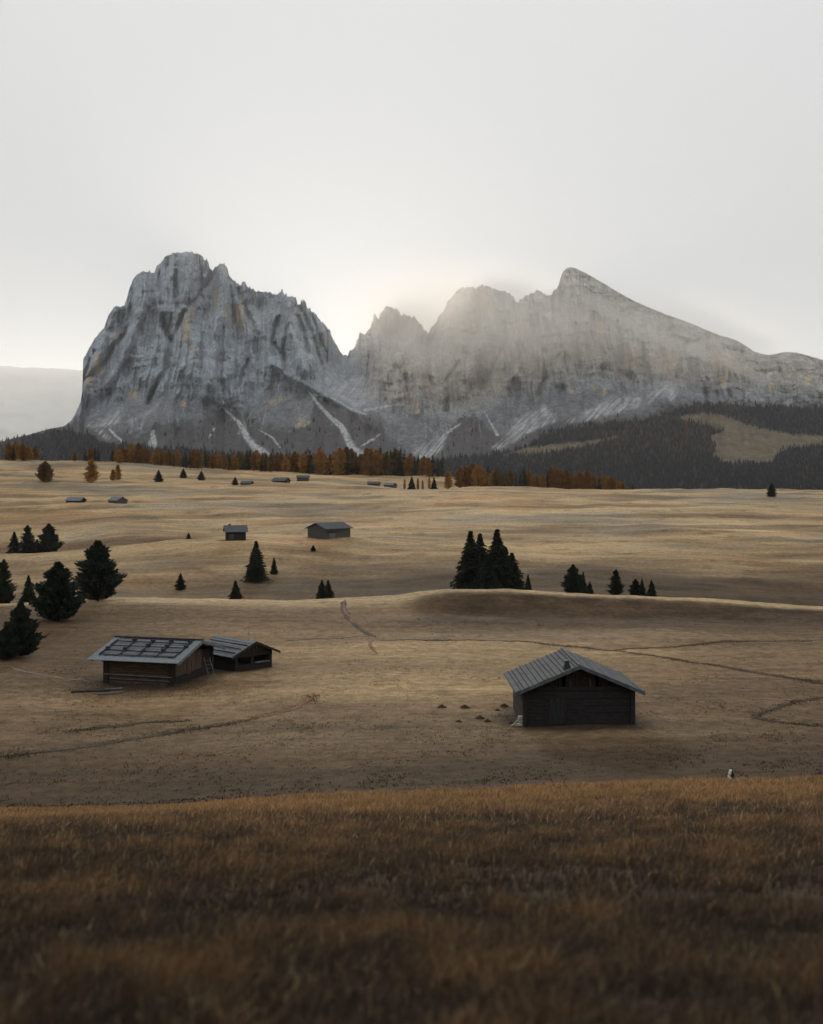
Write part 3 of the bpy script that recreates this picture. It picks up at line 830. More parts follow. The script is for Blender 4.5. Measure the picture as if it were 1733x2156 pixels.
# ------------------------------------------------------------------ trees
def crown_mesh(H, R, kind, seed, nb, ns):
    """branches built of many small needle sprays; returns verts, tris"""
    rg = np.random.default_rng(seed)
    u = rg.random(nb) ** (.9) * .975 + .015
    if kind in ('spruce', 'cone'):
        nl = 17
        u = np.clip((np.floor(u * nl) + .5 + rg.normal(0, .16, nb)) / nl, .012, .985)
    if kind == 'spruce':
        prof = np.clip((1 - u) ** .85, .035, 1)
        droop, tilt = .28, .0
    elif kind == 'pine':
        prof = np.clip(1 - u ** 1.9, .03, 1) ** .75 * (.82 + .18 * np.sin(np.pi * np.clip(u * 1.7, 0, 1)))
        droop, tilt = -.10, .22
    elif kind == 'cone':
        prof = np.clip(1 - u ** 1.8, .04, 1)
        droop, tilt = .12, .1
    else:                       # larch: egg shaped
        prof = np.sin(np.pi * np.clip(u * .70 + .295, 0, 1)) ** .75
        droop, tilt = .05, .25
    lob = 1 + (.2 if kind == 'pine' else .13) * np.sin(rg.uniform(0, 6.28) + u * 23)
    az = rg.uniform(0, 2 * math.pi, nb)
    # irregular outline: the crown swells and thins with azimuth and height
    irr = 1 + .28 * perlin(np.cos(az) * 1.3 + 7.3 + seed, u * 5 + np.sin(az) * 1.3, 7)
    L = R * prof * lob * irr * rg.uniform(.72 if kind in ('pine', 'spruce') else .6, 1.15, nb)
    s = np.linspace(.18, 1.0, ns)[None, :] + rg.uniform(-.06, .06, (nb, ns))
    dirx, diry = np.cos(az)[:, None], np.sin(az)[:, None]
    r = L[:, None] * s
    zz = (u * H)[:, None] - droop * L[:, None] * s ** 1.6 + tilt * L[:, None] * s
    C = np.stack([dirx * r, diry * r, zz], -1).reshape(-1, 3)
    n = len(C)
    w = (R * (.125 if kind != 'larch' else .19) * (1.15 - .5 * s) * (.55 + .6 * prof[:, None])).reshape(-1) * rg.uniform(.6, 1.35, n)
    dd = np.stack(np.broadcast_arrays(dirx + 0 * s, diry + 0 * s, 0 * s - droop * .7 + tilt), -1).reshape(-1, 3)
    dd += rg.normal(0, .38, dd.shape)
    dd /= np.linalg.norm(dd, axis=1, keepdims=True)
    pp = np.cross(dd, np.array((0, 0, 1.0)) + rg.normal(0, .45, (n, 3)))
    pp /= np.linalg.norm(pp, axis=1, keepdims=True) + 1e-6
    qq = np.cross(dd, pp)
    vs, fs = [], []
    off = 0
    for (a, b2, c2) in ((pp, dd, 1.0), (qq, dd, .8), (pp * .6 + qq * .6, -dd * .3 + np.array((0, 0, -.75)), .9)):
        tri = np.stack([C - a * (w * .55)[:, None], C + a * (w * .55)[:, None], C + b2 * (w * 1.5 * c2)[:, None]], 1)
        vs.append(tri.reshape(-1, 3))
        fs.append(off + np.arange(n * 3).reshape(-1, 3))
        off += n * 3
    V = np.concatenate(vs)
    V[:, 2] = np.maximum(V[:, 2], .02 * H)
    return V, np.concatenate(fs)


def trunk_mesh(H, r, seed):
    m = MB()
    st = random.getstate()
    random.seed(seed)
    m.beam((0, 0, -.3), (0, 0, H * .93), r, r * .12, n=7, bend=H * .008)
    for i in range(7):
        a = random.uniform(0, 6.28)
        z = H * random.uniform(.12, .6)
        l = H * .10
        m.beam((0, 0, z), (math.cos(a) * l, math.sin(a) * l, z + l * .15), r * .25, r * .08, n=5)
    random.setstate(st)
    return np.array(m.v), m.f


PROTO = {}


def proto(kind, H, R, shape, mat, seed, nb, ns, parts=True):
    """crown and trunk meshes shared by the copies"""
    v, f = crown_mesh(H, R, shape, seed, nb, ns)
    tv, tf = trunk_mesh(H, H * .016 + .03, seed)
    PROTO[kind] = dict(v=v, f=f, tv=tv, tf=tf, H=H, mat=mat, parts=parts, cm=None, tm=None, jm=None, base=None)


def place_tree(kind, name, loc, h, label, group=None, wide=1.0, rz=None, cat='tree'):
    p = PROTO[kind]
    s = h / p['H']
    rz = random.uniform(0, 6.28) if rz is None else rz
    if p['base'] is None:
        if p['parts']:
            o = empty(name, loc, rz)
            link_mesh('trunk', p['tv'], p['tf'], [MAT['bark']], o)
            link_mesh('crown', p['v'], p['f'], [MAT[p['mat']]], o)
        else:
            k = len(p['tv'])
            fs = [list(map(int, q)) for q in (p['f'] + k)]
            o = link_mesh(name, np.concatenate([p['tv'], p['v']]), p['tf'] + fs, [MAT['bark'], MAT[p['mat']]], fmat=[0] * len(p['tf']) + [1] * len(fs))
            o.location = loc
            o.rotation_euler = (0, 0, rz)
        p['base'] = o
        o.scale = (s * wide, s * wide, s)
    else:
        o = copy_thing(p['base'], loc, rz, (s * wide, s * wide, s))
        o.name = name
    tag(o, label, cat, group)
    return o


proto('spruce_a', 10, 3.1, 'spruce', 'needle', 1, 620, 13)
proto('spruce_b', 10, 2.9, 'spruce', 'needle', 2, 560, 13)
proto('spruce_c', 10, 3.7, 'spruce', 'needle', 3, 600, 12)
proto('pine_a', 8, 3.1, 'pine', 'needle_pine', 4, 820, 13)
proto('pine_b', 8, 3.25, 'pine', 'needle_pine', 5, 860, 13)
proto('pine_c', 8, 2.6, 'pine', 'needle_pine', 6, 300, 12)
proto('cone_tree', 8, 2.9, 'cone', 'needle', 7, 620, 11)
for k, sd in (('larch_a', 21), ('larch_b', 22), ('larch_c', 23)):
    proto(k, 16, 4.4, 'larch', {'larch_a': 'larch', 'larch_b': 'larch_rust', 'larch_c': 'larch_olive'}[k], sd, 300, 7, parts=False)
proto('larch_near', 8, 2.4, 'larch', 'larch', 24, 260, 6)
proto('larch_olive_near', 8, 2.9, 'larch', 'larch_olive', 25, 420, 7)
proto('row_spruce', 16, 4.2, 'spruce', 'needle', 26, 230, 6, parts=False)
proto('row_spruce_b', 16, 3.0, 'cone', 'needle', 27, 220, 6, parts=False)


def tree_px(kind, name, x, ytop, ybase, Y, label, group=None, wide=1.0, ground_y=None, **kw):
    """tree in picture column x whose top is at row ytop, standing at depth Y"""
    g = at(x, Y)
    top = -Y * float(slope(ytop))
    h = max(top - g.z, .4)
    return place_tree(kind, name, g, h, label, group, wide, **kw)


G_L = 'dark pines on the left slope'
tree_px('pine_b', 'pine_tree', 44, 1268, 1392, 118, 'broad greyish pine bush at the left edge beside the roofed log hut', G_L, .84)
tree_px('pine_a', 'pine_tree', 14, 1318, 1396, 116, 'lower dark pine half cut off by the left border near the log hut', G_L, 1.0)
tree_px('pine_b', 'pine_tree', 122, 1184, 1308, 146, 'broad round dark pine, nearest of the two big pines left of the log hut', G_L, .98)
tree_px('pine_a', 'pine_tree', 206, 1139, 1266, 167, 'tallest dark pine on the left slope, with a pointed crown on the crest', G_L, .95)
tree_px('spruce_c', 'spruce_tree', 60, 1211, 1264, 178, 'small dark conifer behind the big round pine at the left edge', None, .9)
tree_px('pine_c', 'pine_tree', 8, 1178, 1260, 182, 'dark tree cut off by the left border of the picture', None, .8)
tree_px('spruce_b', 'spruce_tree', 30, 1119, 1168, 362, 'short dark conifer at the left end of the hollow trio', 'conifers in the left hollow', 1.25)
tree_px('pine_c', 'pine_tree', 58, 1106, 1168, 362, 'dark conifer with a bare knobbly top in the left hollow', 'conifers in the left hollow', .95)
tree_px('pine_a', 'pine_tree', 103, 1103, 1165, 362, 'bushy dark pine with a forked top in the left hollow', 'conifers in the left hollow', .9)
tree_px('spruce_a', 'spruce_tree', 78, 1135, 1165, 358, 'low dark conifer filling the gap between the left hollow trees', 'conifers in the left hollow', 1.4)

G_M = 'lone spruces in the middle hollow'
tree_px('spruce_a', 'spruce_tree', 539, 1138, 1224, 248, 'tall slender dark spruce standing alone below the small barn', G_M, 1.05)
tree_px('spruce_b', 'spruce_tree', 577, 1173, 1202, 262, 'thin young spruce just right of the tall slender spruce', G_M, .95)
tree_px('cone_tree', 'spruce_tree', 380, 1206, 1241, 240, 'small egg shaped dark spruce alone in the left part of the hollow', G_M, .85)
tree_px('spruce_a', 'spruce_tree', 496, 1222, 1266, 205, 'small dark spruce rising from behind the crest below the tall spruce', G_M, 1.25)
tree_px('spruce_c', 'spruce_tree', 678, 1221, 1264, 207, 'left one of two joined dark spruces behind the crest', G_M, .95)
tree_px('spruce_b', 'spruce_tree', 691, 1221, 1264, 206, 'right one of two joined dark spruces behind the crest', G_M, 1.25)

G_C = 'spruce clump on the crest'
tree_px('spruce_a', 'spruce_tree', 991, 1117, 1242, 216, 'tall pointed spruce at the left of the big crest clump', G_C, 1.08)
tree_px('spruce_b', 'spruce_tree', 1011, 1122, 1242, 220, 'narrow spruce top just right of the clump\'s pointed left spruce', G_C, 1.05)
tree_px('spruce_a', 'spruce_tree', 1047, 1113, 1243, 214, 'tallest blunt topped spruce in the middle of the crest clump', G_C, 1.05)
tree_px('spruce_c', 'spruce_tree', 1024, 1165, 1243, 211, 'lower spruce between the two peaks of the crest clump', G_C, 1.15)
tree_px('spruce_b', 'spruce_tree', 1078, 1163, 1245, 213, 'shorter ragged spruce on the right flank of the crest clump', G_C, 1.45)
tree_px('spruce_a', 'spruce_tree', 1063, 1150, 1244, 217, 'spruce hidden behind the blunt topped one in the crest clump', G_C, 1.3)
tree_px('spruce_b', 'spruce_tree', 1112, 1209, 1247, 212, 'tiny spruce at the right end of the crest clump', G_C, .9)
G_R = 'conifers behind the right part of the crest'
tree_px('pine_b', 'pine_tree', 1207, 1189, 1253, 216, 'largest dark conifer of the right crest group with a rounded top', G_R, .85)
tree_px('spruce_b', 'spruce_tree', 1228, 1203, 1255, 214, 'thin conifer leaning on the largest tree of the right crest group', G_R, .8)
tree_px('spruce_c', 'spruce_tree', 1242, 1224, 1256, 212, 'low conifer at the right foot of the rounded crest tree', G_R, .95)
tree_px('pine_c', 'pine_tree', 1297, 1199, 1257, 214, 'gappy tattered conifer with a bare top on the right crest', G_R, .95)
tree_px('pine_b', 'pine_tree', 1338, 1219, 1259, 214, 'broad low conifer next to the tattered tree on the right crest', G_R, .85)
tree_px('spruce_b', 'spruce_tree', 1352, 1218, 1259, 213, 'narrow conifer squeezed in the low pair at the right crest', G_R, .95)
tree_px('spruce_c', 'spruce_tree', 1372, 1221, 1260, 212, 'last conifer at the right end of the crest trees', G_R, .95)
tree_px('cone_tree', 'pine_tree', 1625, 1016, 1048, 602, 'single round dark tree on the far right meadow', None, .95)
tree_px('cone_tree', 'bush', 397, 1121, 1137, 334, 'small round bush left of the small barn', None, .9, cat='bush')
tree_px('cone_tree', 'bush', 659.5, 1147, 1158, 300, 'tiny dark round bush in front of the big grey barn', None, 1.15, cat='bush')

G_U = 'single trees on the upper meadow'
tree_px('larch_olive_near', 'larch_tree', 95, 972, 1014, 700, 'olive brown round larch on the upper left meadow', G_U, 1.05)
tree_px('larch_near', 'larch_tree', 193, 966, 1011, 705, 'orange larch with a bare lower trunk on the upper left meadow', G_U, .95)
tree_px('larch_near', 'larch_tree', 238, 988, 1008, 715, 'small orange larch, lower of the close pair on the upper meadow', G_U, .95)
tree_px('larch_near', 'larch_tree', 248, 978, 1003, 735, 'small orange larch, upper of the close pair on the upper meadow', G_U, .8)
tree_px('cone_tree', 'spruce_tree', 334, 989, 1013, 712, 'dark cone shaped spruce, lowest of three above the meadow huts', G_U, 1.0)
tree_px('cone_tree', 'spruce_tree', 386, 986, 1002, 770, 'dark cone shaped spruce, smallest and middle of three', G_U, 1.0)
tree_px('cone_tree', 'spruce_tree', 424, 991, 1008, 745, 'dark dome shaped spruce, rightmost of three', G_U, 1.05)
tree_px('cone_tree', 'spruce_tree', 495, 1004, 1018, 690, 'tiny pointed spruce left of the low far hut', G_U, 1.1)
tree_px('spruce_c', 'spruce_tree', 867, 1003, 1031, 712, 'dark pointed spruce among orange saplings at the meadow dip', G_U, .95)
tree_px('spruce_a', 'spruce_tree', 914, 1004, 1029, 722, 'narrow dark spruce right of the sapling cluster', G_U, 1.0)
for x, yt, yb, lab in ((852, 1008, 1030, 'brown sapling left of the pointed spruce in the dip'), (880, 1006, 1030, 'thin orange sapling right of the pointed spruce in the dip'),
                       (890, 1010, 1030, 'short orange sapling halfway between the two dark dip spruces'), (904, 1004, 1029, 'tallest orange sapling beside the narrow dark spruce')):
    tree_px('larch_near', 'larch_tree', x, yt, yb, 716, lab, 'orange saplings in the dip', .42)
tree_px('larch_near', 'larch_tree', 944, 990, 1027, 722, 'tall pale orange larch standing between the two tree rows', G_U, .75)

# rows of larches and spruces at the far edge of the meadow
def row_tree(x, top, Y, kinds, seg):
    kind = kinds
    nm = 'spruce_tree' if 'spruce' in kind else 'larch_tree'
    lookw = {'larch_a': 'amber larch', 'larch_b': 'rust brown larch', 'larch_c': 'olive brown larch', 'row_spruce': 'dark pointed spruce', 'row_spruce_b': 'dark blunt spruce'}[kind]
    g = at(x, Y)
    h = max((-Y * float(slope(top)) - g.z) * random.uniform(1.0, 1.3), 3)
    wd = random.uniform(.8, 1.15)
    sz = 'tall' if h > 16.5 else ('low' if h < 12.5 else 'middling')
    place_tree(kind, nm, g, h, f'{sz} {lookw} in the far row {seg}', 'far tree row ' + seg, wd)


def seg_of(x):
    for lim, s in ((90, 'at the left edge of the picture'), (225, 'above the orange meadow larch'), (330, 'below the left scree fans'), (440, 'above the three dark cone trees'),
                   (560, 'under the left scree gully'), (660, 'between the two scree gullies'), (765, 'under the middle scree gully'), (850, 'right of the middle scree gully'),
                   (950, 'under the fan between both mountains'), (1060, 'where the right row begins'), (1160, 'in mid right row'), (1260, 'in the dense right row part')):
        if x < lim:
            return s
    return 'at the thin right row end'


TOPL = [(0, 930), (80, 938), (100, 960), (150, 962), (160, 946), (190, 940), (215, 950), (225, 966), (232, 950), (270, 940), (310, 945), (340, 950), (400, 955), (520, 957), (600, 960), (650, 955), (700, 955), (780, 955), (820, 950), (860, 955), (880, 962), (930, 968)]
rowx = [(18, 'larch_b'), (34, 'larch_a'), (48, 'larch_b'), (60, 'larch_a'), (74, 'larch_b'), (28, 'row_spruce'), (157, 'larch_b'), (190, 'larch_b'), (200, 'row_spruce_b'), (180, 'row_spruce'), (207, 'row_spruce')]
x = 236.0
cyc = ['larch_b', 'larch_a', 'larch_c', 'row_spruce', 'larch_b', 'row_spruce_b', 'larch_a', 'row_spruce_b', 'larch_c', 'row_spruce']
while x < 934:
    k = random.choice(cyc)
    if 238 < x < 330 and 'spruce' in k:
        k = 'larch_b'
    if 655 < x < 765 and 'spruce' in k and random.random() < .6:
        k = 'larch_a'
    rowx.append((x, k))
    x += random.uniform(6.5, 12.5)
for x, k in rowx:
    base = np.interp(x, [0, 200, 430, 620, 700, 800, 940], [969, 972, 986, 995, 999, 1001, 1004])
    top = np.interp(x, [p[0] for p in TOPL], [p[1] for p in TOPL]) + random.uniform(-3, 7)
    row_tree(x, top, random.uniform(872, 905), k, seg_of(x))
x = 240.0
while x < 900:
    top = np.interp(x, [p[0] for p in TOPL], [p[1] for p in TOPL]) + random.uniform(-1, 8)
    row_tree(x, top, random.uniform(925, 960), random.choice(['row_spruce', 'row_spruce_b', 'larch_b', 'larch_c', 'row_spruce']), seg_of(x))
    x += random.uniform(12, 22)
TOPR = [(960, 988), (985, 982), (1010, 985), (1035, 986), (1060, 995), (1085, 990), (1105, 984), (1125, 1000), (1160, 995), (1190, 992), (1220, 997), (1260, 998), (1290, 1008), (1320, 1018), (1365, 1026)]
x = 968.0
while x < 1345:
    k = random.choice(['larch_b', 'larch_a', 'larch_b', 'row_spruce_b', 'larch_c', 'row_spruce'])
    top = np.interp(x, [p[0] for p in TOPR], [p[1] for p in TOPR]) + random.uniform(-2, 8)
    row_tree(x, top, random.uniform(752, 785) if x < 1000 else random.uniform(735, 775), k, seg_of(x))
    x += random.uniform(7, 13)

exec_huts = True
# ------------------------------------------------------------------ huts
def roof_slabs(m, W2, oe, y0, y1, ridge, pitch, th, side):
    """one sloping slab; side -1 left, +1 right (local x)"""
    run = W2 + oe
    z_e = ridge - run * math.tan(pitch)
    nx, nz = math.sin(pitch) * side, math.cos(pitch)
    a = [(0, y0, ridge), (side * run, y0, z_e), (side * run, y1, z_e), (0, y1, ridge)]
    b = [(p[0] + nx * th, p[1], p[2] + nz * th) for p in a]
    b[0] = (0, y0, ridge + th / nz)
    b[3] = (0, y1, ridge + th / nz)
    if side > 0:
        vs = a + b
    else:
        vs = [a[1], a[0], a[3], a[2]] + [b[1], b[0], b[3], b[2]]
    m.hexa(vs)
    return z_e


def log_wall(m, p0, p1, z0, z1, d, gap=.02, jit=.012):
    """stack of squared logs between p0 and p1 (x, y)"""
    n = max(2, round((z1 - z0) / d))
    st = (z1 - z0) / n
    p0 = Vector((p0[0], p0[1]))
    p1 = Vector((p1[0], p1[1]))
    t = (p1 - p0).normalized()
    nrm = Vector((t.y, -t.x))
    for i in range(n):
        e = random.uniform(-jit, jit)
        a = p0 + nrm * (.09 + e)
        b = p1 + nrm * (.09 + e + random.uniform(-jit, jit))
        c = p1 - nrm * .09
        dd = p0 - nrm * .09
        zl, zh = z0 + i * st + gap * .5, z0 + (i + 1) * st - gap * .5
        zj = random.uniform(-.01, .01)
        m.hexa([(a.x, a.y, zl), (b.x, b.y, zl + zj), (c.x, c.y, zl + zj), (dd.x, dd.y, zl), (a.x, a.y, zh), (b.x, b.y, zh + zj), (c.x, c.y, zh + zj), (dd.x, dd.y, zh)])
    # dark core behind the gaps
    a, b = p0 - nrm * .10, p1 - nrm * .10
    c, dd = p1 - nrm * .14, p0 - nrm * .14
    m.hexa([(a.x, a.y, z0), (b.x, b.y, z0), (c.x, c.y, z0), (dd.x, dd.y, z0), (a.x, a.y, z1), (b.x, b.y, z1), (c.x, c.y, z1), (dd.x, dd.y, z1)])


def gable_boards(m, W2, y, zb, ridge, pitch, th=.05, w=.2, skip=(), out=-1):
    """vertical boards filling a gable triangle at local y"""
    x = -W2
    i = 0
    while x < W2 - .02:
        x1 = min(x + w, W2)
        zt0 = ridge - abs(x + .01) * math.tan(pitch) - .05
        zt1 = ridge - abs(x1 - .01) * math.tan(pitch) - .05
        if i not in skip and max(zt0, zt1) > zb + .06:
            zt0, zt1 = max(zt0, zb + .03), max(zt1, zb + .03)
            e = random.uniform(-.012, .012)
            ya, yb = (y + out * (th + e)), y
            lo, hi = min(ya, yb), max(ya, yb)
            m.hexa([(x + .008, lo, zb), (x1 - .008, lo, zb), (x1 - .008, hi, zb), (x + .008, hi, zb), (x + .008, lo, zt0), (x1 - .008, lo, zt1), (x1 - .008, hi, zt1), (x + .008, hi, zt0)])
        x = x1
        i += 1


def hut_root(name, centre, rz, label, cat, group=None, sink=.0):
    o = empty(name, centre, rz)
    tag(o, label, cat, group)
    return o


# --- right hut: gable end towards the camera
def right_hut():
    front = 80.0
    W2, L, wallh, ridge = 3.68, 6.1, 2.42, 3.94
    pitch = math.atan(.41)
    Xc = (1215.5 - CX) / F * front
    zb = min(hz(Xc - 3, front), hz(Xc + 3, front), hz(Xc, front + 3)) + .02
    zb = -front * float(slope(1523))
    r = hut_root('log_hut', (Xc, front + L / 2, zb), R(1.5), 'dark log hut with grey ribbed roof, gable facing the viewer, on the right meadow', 'hut')
    y0, y1 = -L / 2, L / 2
    m = MB()
    log_wall(m, (-W2, y0), (W2, y0), -.25, wallh, .24)
    log_wall(m, (W2, y0), (W2, y1), -.25, wallh, .24)
    log_wall(m, (-W2, y1), (-W2, y0), -.25, wallh, .24)
    log_wall(m, (W2, y1), (-W2, y1), -.25, wallh, .24)
    m.build('wall', MAT['log_dark'], r)
    for sx in (-1, 1):
        m = MB()
        m.box((sx * W2 - .13, y0 - .26, -.25), (sx * W2 + .15, y0 + .10, wallh + .02), .012)
        m.build('corner_post', MAT['log_dark'], r)
    m = MB()
    gable_boards(m, W2, y0 - .05, wallh + .02, ridge, pitch, w=.23, skip=(11, 21))
    gb = m.build('gable', MAT['gable_dark'], r)
    for bx, bw in ((-1.33, .035), (-.62, .07), (.72, .10)):
        m = MB()
        m.box((bx, y0 - .15, wallh + .06), (bx + bw, y0 - .118, wallh + .62))
        m.build('light_board', MAT['board_warm'], gb)
    m = MB()
    gable_boards(m, W2, y1 + .05, wallh + .02, ridge, pitch, w=.3, out=1)
    m.build('gable', MAT['board_warm'], r)
    m = MB()
    m.box((-W2 - .12, y0 - .17, wallh - .10), (W2 + .12, y0 - .115, wallh + .10))
    m.build('tie_beam', MAT['log_dark'], r)
    # door in the front wall
    m = MB()
    for i in range(5):
        m.box((-2.05 + i * .21, y0 - .155, .02), (-2.05 + i * .21 + .2, y0 - .112, 1.72), .004)
    d = m.build('door', MAT['door_dark'], r)
    m = MB()
    m.beam((-1.15, y0 - .20, .8), (-1.15, y0 - .20, 1.0), .02)
    m.build('handle', MAT['flue'], d)
    m = MB()
    for px_, hh in ((-2.16, 1.85), (-.95, 1.85)):
        m.box((px_ - .06, y0 - .17, -.1), (px_ + .06, y0 - .112, hh))
    m.box((-2.22, y0 - .172, 1.74), (-.89, y0 - .113, 1.88))
    m.build('door_frame', MAT['log_dark'], r)
    # roof: two slabs with seams running down the slope
    fo, bo, oe, th = .80, .75, .70, .07
    for side in (-1, 1):
        m = MB()
        ze = roof_slabs(m, W2, oe, y0 - fo, y1 + bo, ridge + .03, pitch, th * .6, side)
        run = W2 + oe
        nx, nz = math.sin(pitch) * side, math.cos(pitch)
        n = 14
        edges = [0] + [run * (i + random.uniform(-.16, .16)) / n for i in range(1, n)] + [run + .02]
        sag = [random.uniform(-.015, .02) for _ in range(n)]
        for i in range(n):
            q = [0, .34, .67, 1]
            for j in range(3):
                ya = y0 - fo + (y1 + bo - y0 + fo) * q[j] + (random.uniform(-.04, .04) if j else random.uniform(-.07, .02))
                yb = y0 - fo + (y1 + bo - y0 + fo) * q[j + 1] - .008
                xa, xb = side * (edges[i] - .01), side * (edges[i + 1] - .02)
                lf = sag[i] + random.uniform(-.012, .012) + .055
                za = ridge + .03 - abs(xa) * math.tan(pitch) + lf
                zb_ = ridge + .03 - abs(xb) * math.tan(pitch) + lf + .025
                vs = [(xa, ya, za), (xb, ya, zb_), (xb, yb, zb_), (xa, yb, za)]
                top = [(p[0], p[1], p[2] + .03) for p in vs]
                if side < 0:
                    vs = [vs[1], vs[0], vs[3], vs[2]]
                    top = [top[1], top[0], top[3], top[2]]
                m.hexa(vs + top)
        rf = m.build('roof', MAT['shingle_mid'], r)
        sm = MB()
        for i in range(1, n):
            xx = side * edges[i]
            zz = ridge + .03 - abs(xx) * math.tan(pitch) + .115 + sag[i]
            ya, yb = y0 - fo - random.uniform(0, .05), y1 + bo + random.uniform(-.1, .05)
            sm.beam((xx, ya, zz), (xx + random.uniform(-.05, .05), yb, zz + random.uniform(-.01, .015)), .034 if side < 0 else .02, n=5)
        sm.build('roof_batten', MAT['batten'] if side < 0 else MAT['shingle_mid'], r)
        # barge board along the front slope
        bb = MB()
        a = Vector((0, y0 - fo - .06, ridge + .02))
        b = Vector((side * run, y0 - fo - .06, ze - .03))
        bb.hexa([(a.x, a.y, a.z - .12), (b.x, b.y, b.z - .12), (b.x, b.y + .05, b.z - .12), (a.x, a.y + .05, a.z - .12), (a.x, a.y, a.z + .13), (b.x, b.y, b.z + .13), (b.x, b.y + .05, b.z + .13), (a.x, a.y + .05, a.z + .13)])
        bb.build('barge_board', MAT['shingle_mid'], r)
    m = MB()
    m.box((-.16, y0 - fo - .05, ridge + .10), (.02, y1 + bo + .05, ridge + .20))
    m.build('ridge_board', MAT['shingle_mid'], r)
    # rafters under the front overhang and purlin ends
    m = MB()
    for xx in (-W2, -W2 / 2, 0, W2 / 2, W2):
        zz = ridge - abs(xx) * math.tan(pitch) - .12
        m.beam((xx, y0 - fo + .1, zz), (xx, y0 + .2, zz), .09, n=8)
    m.build('purlin', MAT['log_dark'], r)
    # tapering smoke hood on the left slope near the front
    m = MB()
    zc = ridge - .75 * math.tan(pitch)
    yy = y0 - .1
    m.hexa([(-1.1, yy - .3, zc - .25), (-.5, yy - .3, zc - .02), (-.5, yy + .4, zc - .02), (-1.1, yy + .4, zc - .25), (-.92, yy - .12, zc + .62), (-.70, yy - .12, zc + .62), (-.70, yy + .14, zc + .62), (-.92, yy + .14, zc + .62)])
    ch = m.build('chimney', MAT['flue'], r)
    m = MB()
    m.box((-.96, yy - .18, zc + .63), (-.66, yy + .2, zc + .69), .01)
    m.build('cap', MAT['pole_grey'], ch)
    return r, zb, Xc, front


def R(d):
    return math.radians(d)


rh, rzb, rX, rY = right_hut()
# dry stone footing blocks and split wood at the hut's left corner
m = MB()
for i in range(6):
    xx = -.3 + .14 * i
    m.box((xx, -.1 - .02 * i, -.02 + .01 * i), (xx + .12, .45, .10 + .015 * i), .02)
m.box((-.10, -.05, .28), (.32, .5, .62), .03)
m.beam((-.55, .0, -.02), (-.15, .1, .36), .05, n=6)
m.beam((-.62, -.1, .02), (-.30, .1, .12), .06, n=6)
g = at(1096, 80.2)
wp = m.build('firewood', MAT['pale_wood'])
wp.location = (g.x - .05, g.y - .1, g.z + .02)
tag(wp, 'pale split firewood heaped at the left corner of the right hut', 'firewood')


